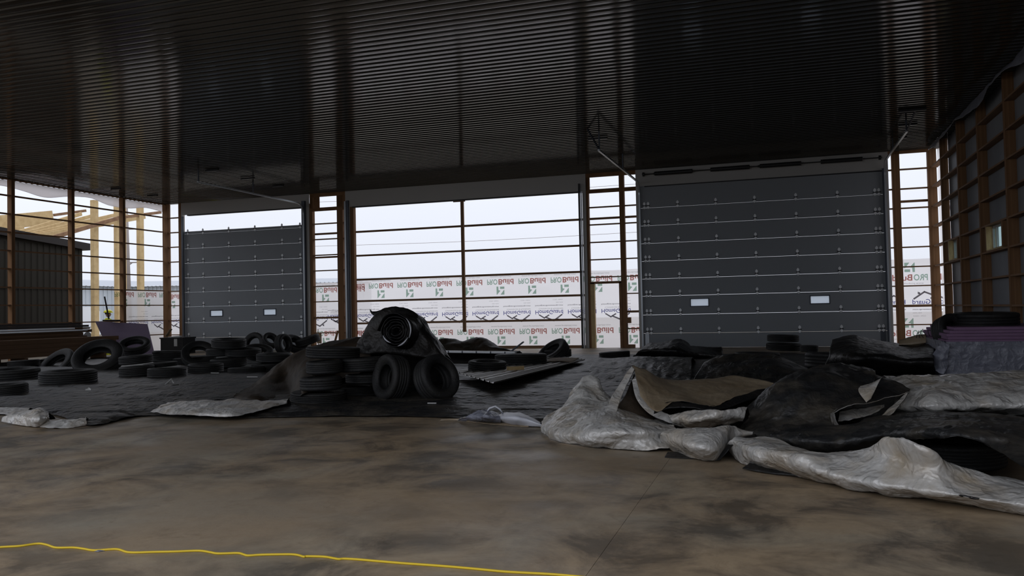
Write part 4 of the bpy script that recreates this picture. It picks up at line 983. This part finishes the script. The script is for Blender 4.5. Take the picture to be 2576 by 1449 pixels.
patch('bundle_mouth', [
 [(2096, 1042, 8.55), (2140, 1022, 8.65), (2190, 1015, 8.8), (2240, 1000, 9.0), (2286, 985, 9.2)],
 [(2110, 1005, 8.95), (2160, 985, 9.1), (2200, 975, 9.2), (2245, 975, 9.3), (2288, 984, 9.25)],
 [(2150, 950, 9.6), (2185, 940, 9.6), (2215, 945, 9.6), (2250, 960, 9.5), (2290, 982, 9.35)]],
 ['tarpdusty', 'silver'], 50, 30, .018, 4, back=.6, seed=9, floor=None, label='pointed black flap over the open mouth of the bundle', cat='tarp')
patch('mouth_lip', [
 [(2090, 1040, 8.5), (2092, 1062, 8.42), (2112, 1092, 8.35), (2122, 1107, 8.35), (2150, 1100, 8.4), (2200, 1072, 8.6), (2250, 1035, 8.85), (2284, 990, 9.15)],
 [(2100, 1036, 8.6), (2106, 1060, 8.6), (2120, 1082, 8.6), (2130, 1092, 8.6), (2150, 1085, 8.6), (2200, 1058, 8.8), (2245, 1020, 9.0), (2280, 988, 9.2)]],
 ['silver', 'tarpdusty'], 70, 10, .012, 6, floor=None, label='thin silver lip of the bundle mouth bending in a V', **sp)
patch('mouth_lining', [
 [(2108, 1062, 8.8), (2150, 1055, 8.9), (2190, 1045, 9.0), (2225, 1025, 9.1)], [(2112, 1040, 9.0), (2150, 1030, 9.1), (2190, 1024, 9.15), (2225, 1018, 9.2)]], ['silver', 'tarp'], 40, 14, .015, 6, floor=None, label='silver lining visible inside the bundle mouth', **sp)
patch('folded_corner', [
 [(2180, 1013, 8.75), (2186, 1008, 8.75), (2192, 1000, 8.8)], [(2160, 985, 8.9), (2185, 978, 8.9), (2215, 955, 9.0)], [(2165, 972, 9.05), (2190, 965, 9.1), (2222, 950, 9.15)]], ['silver', 'tarp'], 16, 14, .008, 6, floor=None, label='small turned-back shiny corner on the bundle', **sp)
# ---- middle: pale film pieces on the tarp edge
patch('white_film', [
 [(1255, 1062, .01), (1290, 1068, .01), (1330, 1072, .01), (1366, 1074, .01)], [(1250, 1050, .08), (1290, 1050, .12), (1325, 1054, .1), (1362, 1068, .04)], [(1262, 1040, .1), (1285, 1039, .12), (1312, 1040, .12), (1360, 1064, .04)]],
 ['white', 'white'], 40, 20, .008, 5, back=.2, label='smooth white plastic film piece on the tarp edge', cat='plastic sheet')
patch('clear_film', [
 [(1150, 1056, .01), (1190, 1060, .01), (1225, 1062, .01), (1262, 1064, .01)], [(1165, 1050, .06), (1195, 1046, .1), (1225, 1048, .12), (1258, 1052, .08)], [(1195, 1042, .1), (1213, 1032, .15), (1235, 1035, .13), (1262, 1044, .08)]],
 ['film', 'silver'], 40, 24, .02, 8, back=.2, label='crumpled grey film piece left of the white film', cat='plastic sheet')
q = MB(); q.tube([PT(1222, 1040, .1), PT(1232, 1027, .18), PT(1246, 1022, .2), PT(1258, 1030, .17), PT(1266, 1042, .1)], [.012]*5, 6); tag(q.build('film_loop', 'white', None, True), 'looped pale strip standing up on the crumpled film', 'strip')
patch('hem_film', [[(1105, 1058, .006), (1160, 1058, .006), (1230, 1066, .006), (1330, 1074, .006)], [(1110, 1055, .02), (1165, 1053, .03), (1235, 1060, .02), (1330, 1070, .02)]], ['beige', 'beige'], 40, 6, .004, 8, label='thin pale film edge along the slab below the film pieces', cat='plastic sheet')
# left pale pieces
patch('silver_scrap', [
 [(2, 1060, .01), (40, 1068, .01), (90, 1074, .01), (118, 1066, .02)], [(8, 1050, .06), (50, 1046, .12), (95, 1050, .14), (124, 1050, .1)], [(28, 1042, .1), (60, 1034, .15), (98, 1027, .2), (122, 1040, .12)]],
 ['silver', 'tarp'], 44, 26, .02, 6, back=.25, seed=11, label='crumpled silver plastic at the far left tarp corner', **sp)
patch('silver_scrap', [
 [(88, 1073, .005), (130, 1077, .005), (180, 1076, .005), (219, 1069, .01)], [(98, 1064, .05), (140, 1062, .06), (185, 1060, .07), (218, 1062, .05)], [(110, 1058, .05), (145, 1056, .07), (190, 1055, .08), (216, 1050, .08)]],
 ['silver', 'tarp'], 44, 16, .012, 8, back=.15, seed=12, label='low silver strip right of the crumpled left piece', **sp)
patch('silver_scrap', [
 [(-60, 1040, .02), (0, 1042, .02), (30, 1044, .02), (70, 1036, .04)], [(-60, 1026, .05), (0, 1026, .05), (35, 1026, .06), (75, 1027, .05)]], ['silver', 'tarp'], 30, 10, .01, 6, back=.2, seed=13, label='dull silver strip at the left frame edge', **sp)
patch('silver_apron', [
 [(378, 1036, 0.065), (430, 1043, 0.065), (510, 1046, 0.065), (560, 1048, 0.065), (600, 1046, 0.065), (640, 1037, 0.075), (722, 1015, 0.105)],
 [(395, 1026, 0.095), (440, 1028, 0.115), (510, 1030, 0.125), (570, 1032, 0.125), (605, 1030, 0.115), (650, 1022, 0.115), (722, 1010, 0.135)],
 [(420, 1014, 0.105), (470, 1010, 0.115), (530, 1007, 0.125), (590, 1006, 0.125), (640, 1008, 0.125), (680, 1010, 0.135), (726, 1004, 0.155)]],
 ['silver', 'tarp'], 90, 26, .016, 5, back=.15, seed=14, label='wide pale silver apron at the tarp edge left of centre', **sp)
for k, (a, b, c, lab) in enumerate([((416, 968, .03), (431, 954, .12), (438, 966, .03), 'bent white stick forming a peak on the black tarp'), ]):
    q = MB(); q.tube([PT(*a), PT(*b), PT(*c)], .018, 6); tag(q.build('bent_stick', 'paper'), lab, 'stick')
o = patch('paper_scrap', [[(213, 984, .03), (222, 986, .03), (231, 984, .03)], [(216, 978, .08), (223, 974, .1), (229, 980, .07)]], ['paper', 'paper'], 8, 6, .004, 8, label='small white paper scrap on the black tarp at left', cat='scrap')
patch('foil_strip', [[(364, 971, .05), (400, 973, .05), (450, 968, .05)], [(364, 969, .07), (400, 970, .07), (450, 966, .07)]], ['silver', 'silver'], 20, 4, .006, 8, label='thin pale strip on the tarp below the bent stick', cat='strip')
for k, (x, y, w) in enumerate([(541, 938, 20), (635, 948, 26), (1087, 1014, 22), (1410, 950, 20)]):
    a = PT(x-w/2, y, .08); b = PT(x+w/2, y, .08); q = MB(); q.bar(a, b, .03, .012)
    tag(q.build('pale_splinter', 'paper'), ['pale splinter in front of the pale-rimmed tyre', 'pale splinter in front of the left pile foot', 'white sliver in front of the leaning tyres', 'grey sliver on black tarp right of the ribbed metal sheet'][k], 'scrap')
# items hung in the narrow gap left of the middle opening
a = PT(800, 828, 27.9); b = PT(801, 858, 27.9); b.z = 0; q = MB(); q.bar(a, b, .02, .02)
q.box(a.x-.03, a.x+.14, 27.86, 27.92, PT(800, 851, 27.9).z-.2, PT(800, 838, 27.9).z-.0)
tag(q.build('hanging_switch_box', 'card'), 'small brown box on a thin black rod in the gap left of middle opening', 'box')
a = PT(850, 832, 27.8); b = PT(842, 862, 27.8); b = a+(b-a)*(a.z/(a.z-b.z)); q = MB(); q.bar(a, b, .1, .04); tag(q.build('leaning_board', 'post'), 'narrow board leaning on the thick post left of middle opening', 'board')
# electrical box on the post beside walk door
eb = empty('outlet_box', (-5, D-.05, 1.2), 'brown switch box with conduit on the post beside walk door opening', 'box')
x_, z_ = BW(1579, 807); box('body', x_-.07, x_+.13, D-.08, D-.0, z_-.08, z_+.12, 'girt', eb); box('conduit', x_-.02, x_+.0, D-.03, D-.01, .1, z_-.08, 'black', eb); box('foot_box', x_-.03, x_+.25, D-.1, D-.0, .0, .12, 'girt', eb)
# ---- yellow cord
cp = [(-160, 1392), (-80, 1382), (0, 1375), (50, 1372), (95, 1366), (118, 1369), (141, 1376), (185, 1376), (210, 1379), (239, 1383), (293, 1380), (326, 1388), (390, 1387), (440, 1386), (500, 1384), (530, 1388), (549, 1391), (598, 1390), (612, 1393), (625, 1396), (660, 1394), (728, 1393), (750, 1395), (764, 1399), (772, 1398), (815, 1399), (840, 1403), (853, 1405), (866, 1404), (902, 1406), (960, 1411), (1022, 1416), (1120, 1423), (1200, 1430), (1277, 1437), (1400, 1444), (1520, 1456), (1640, 1470)]
P0 = [PT(x, y+1.5, .006) for x, y in cp]; pts = [cr(P0, i/360) for i in range(361)]
q = MB(); q.tube(pts, .0068, 8); tag(q.build('extension_cord', 'cord', None, True), 'yellow extension cord lying across the near concrete floor', 'cord')
# ink scrap next to cord
patch('clear_scrap', [[(222, 1384, .002), (245, 1388, .002), (262, 1386, .002)], [(228, 1381, .008), (246, 1383, .01), (268, 1382, .006)]], ['film', 'film'], 14, 6, .002, 20, floor=.001, th=.001, label='tiny clear plastic scrap beside the yellow cord', cat='scrap')
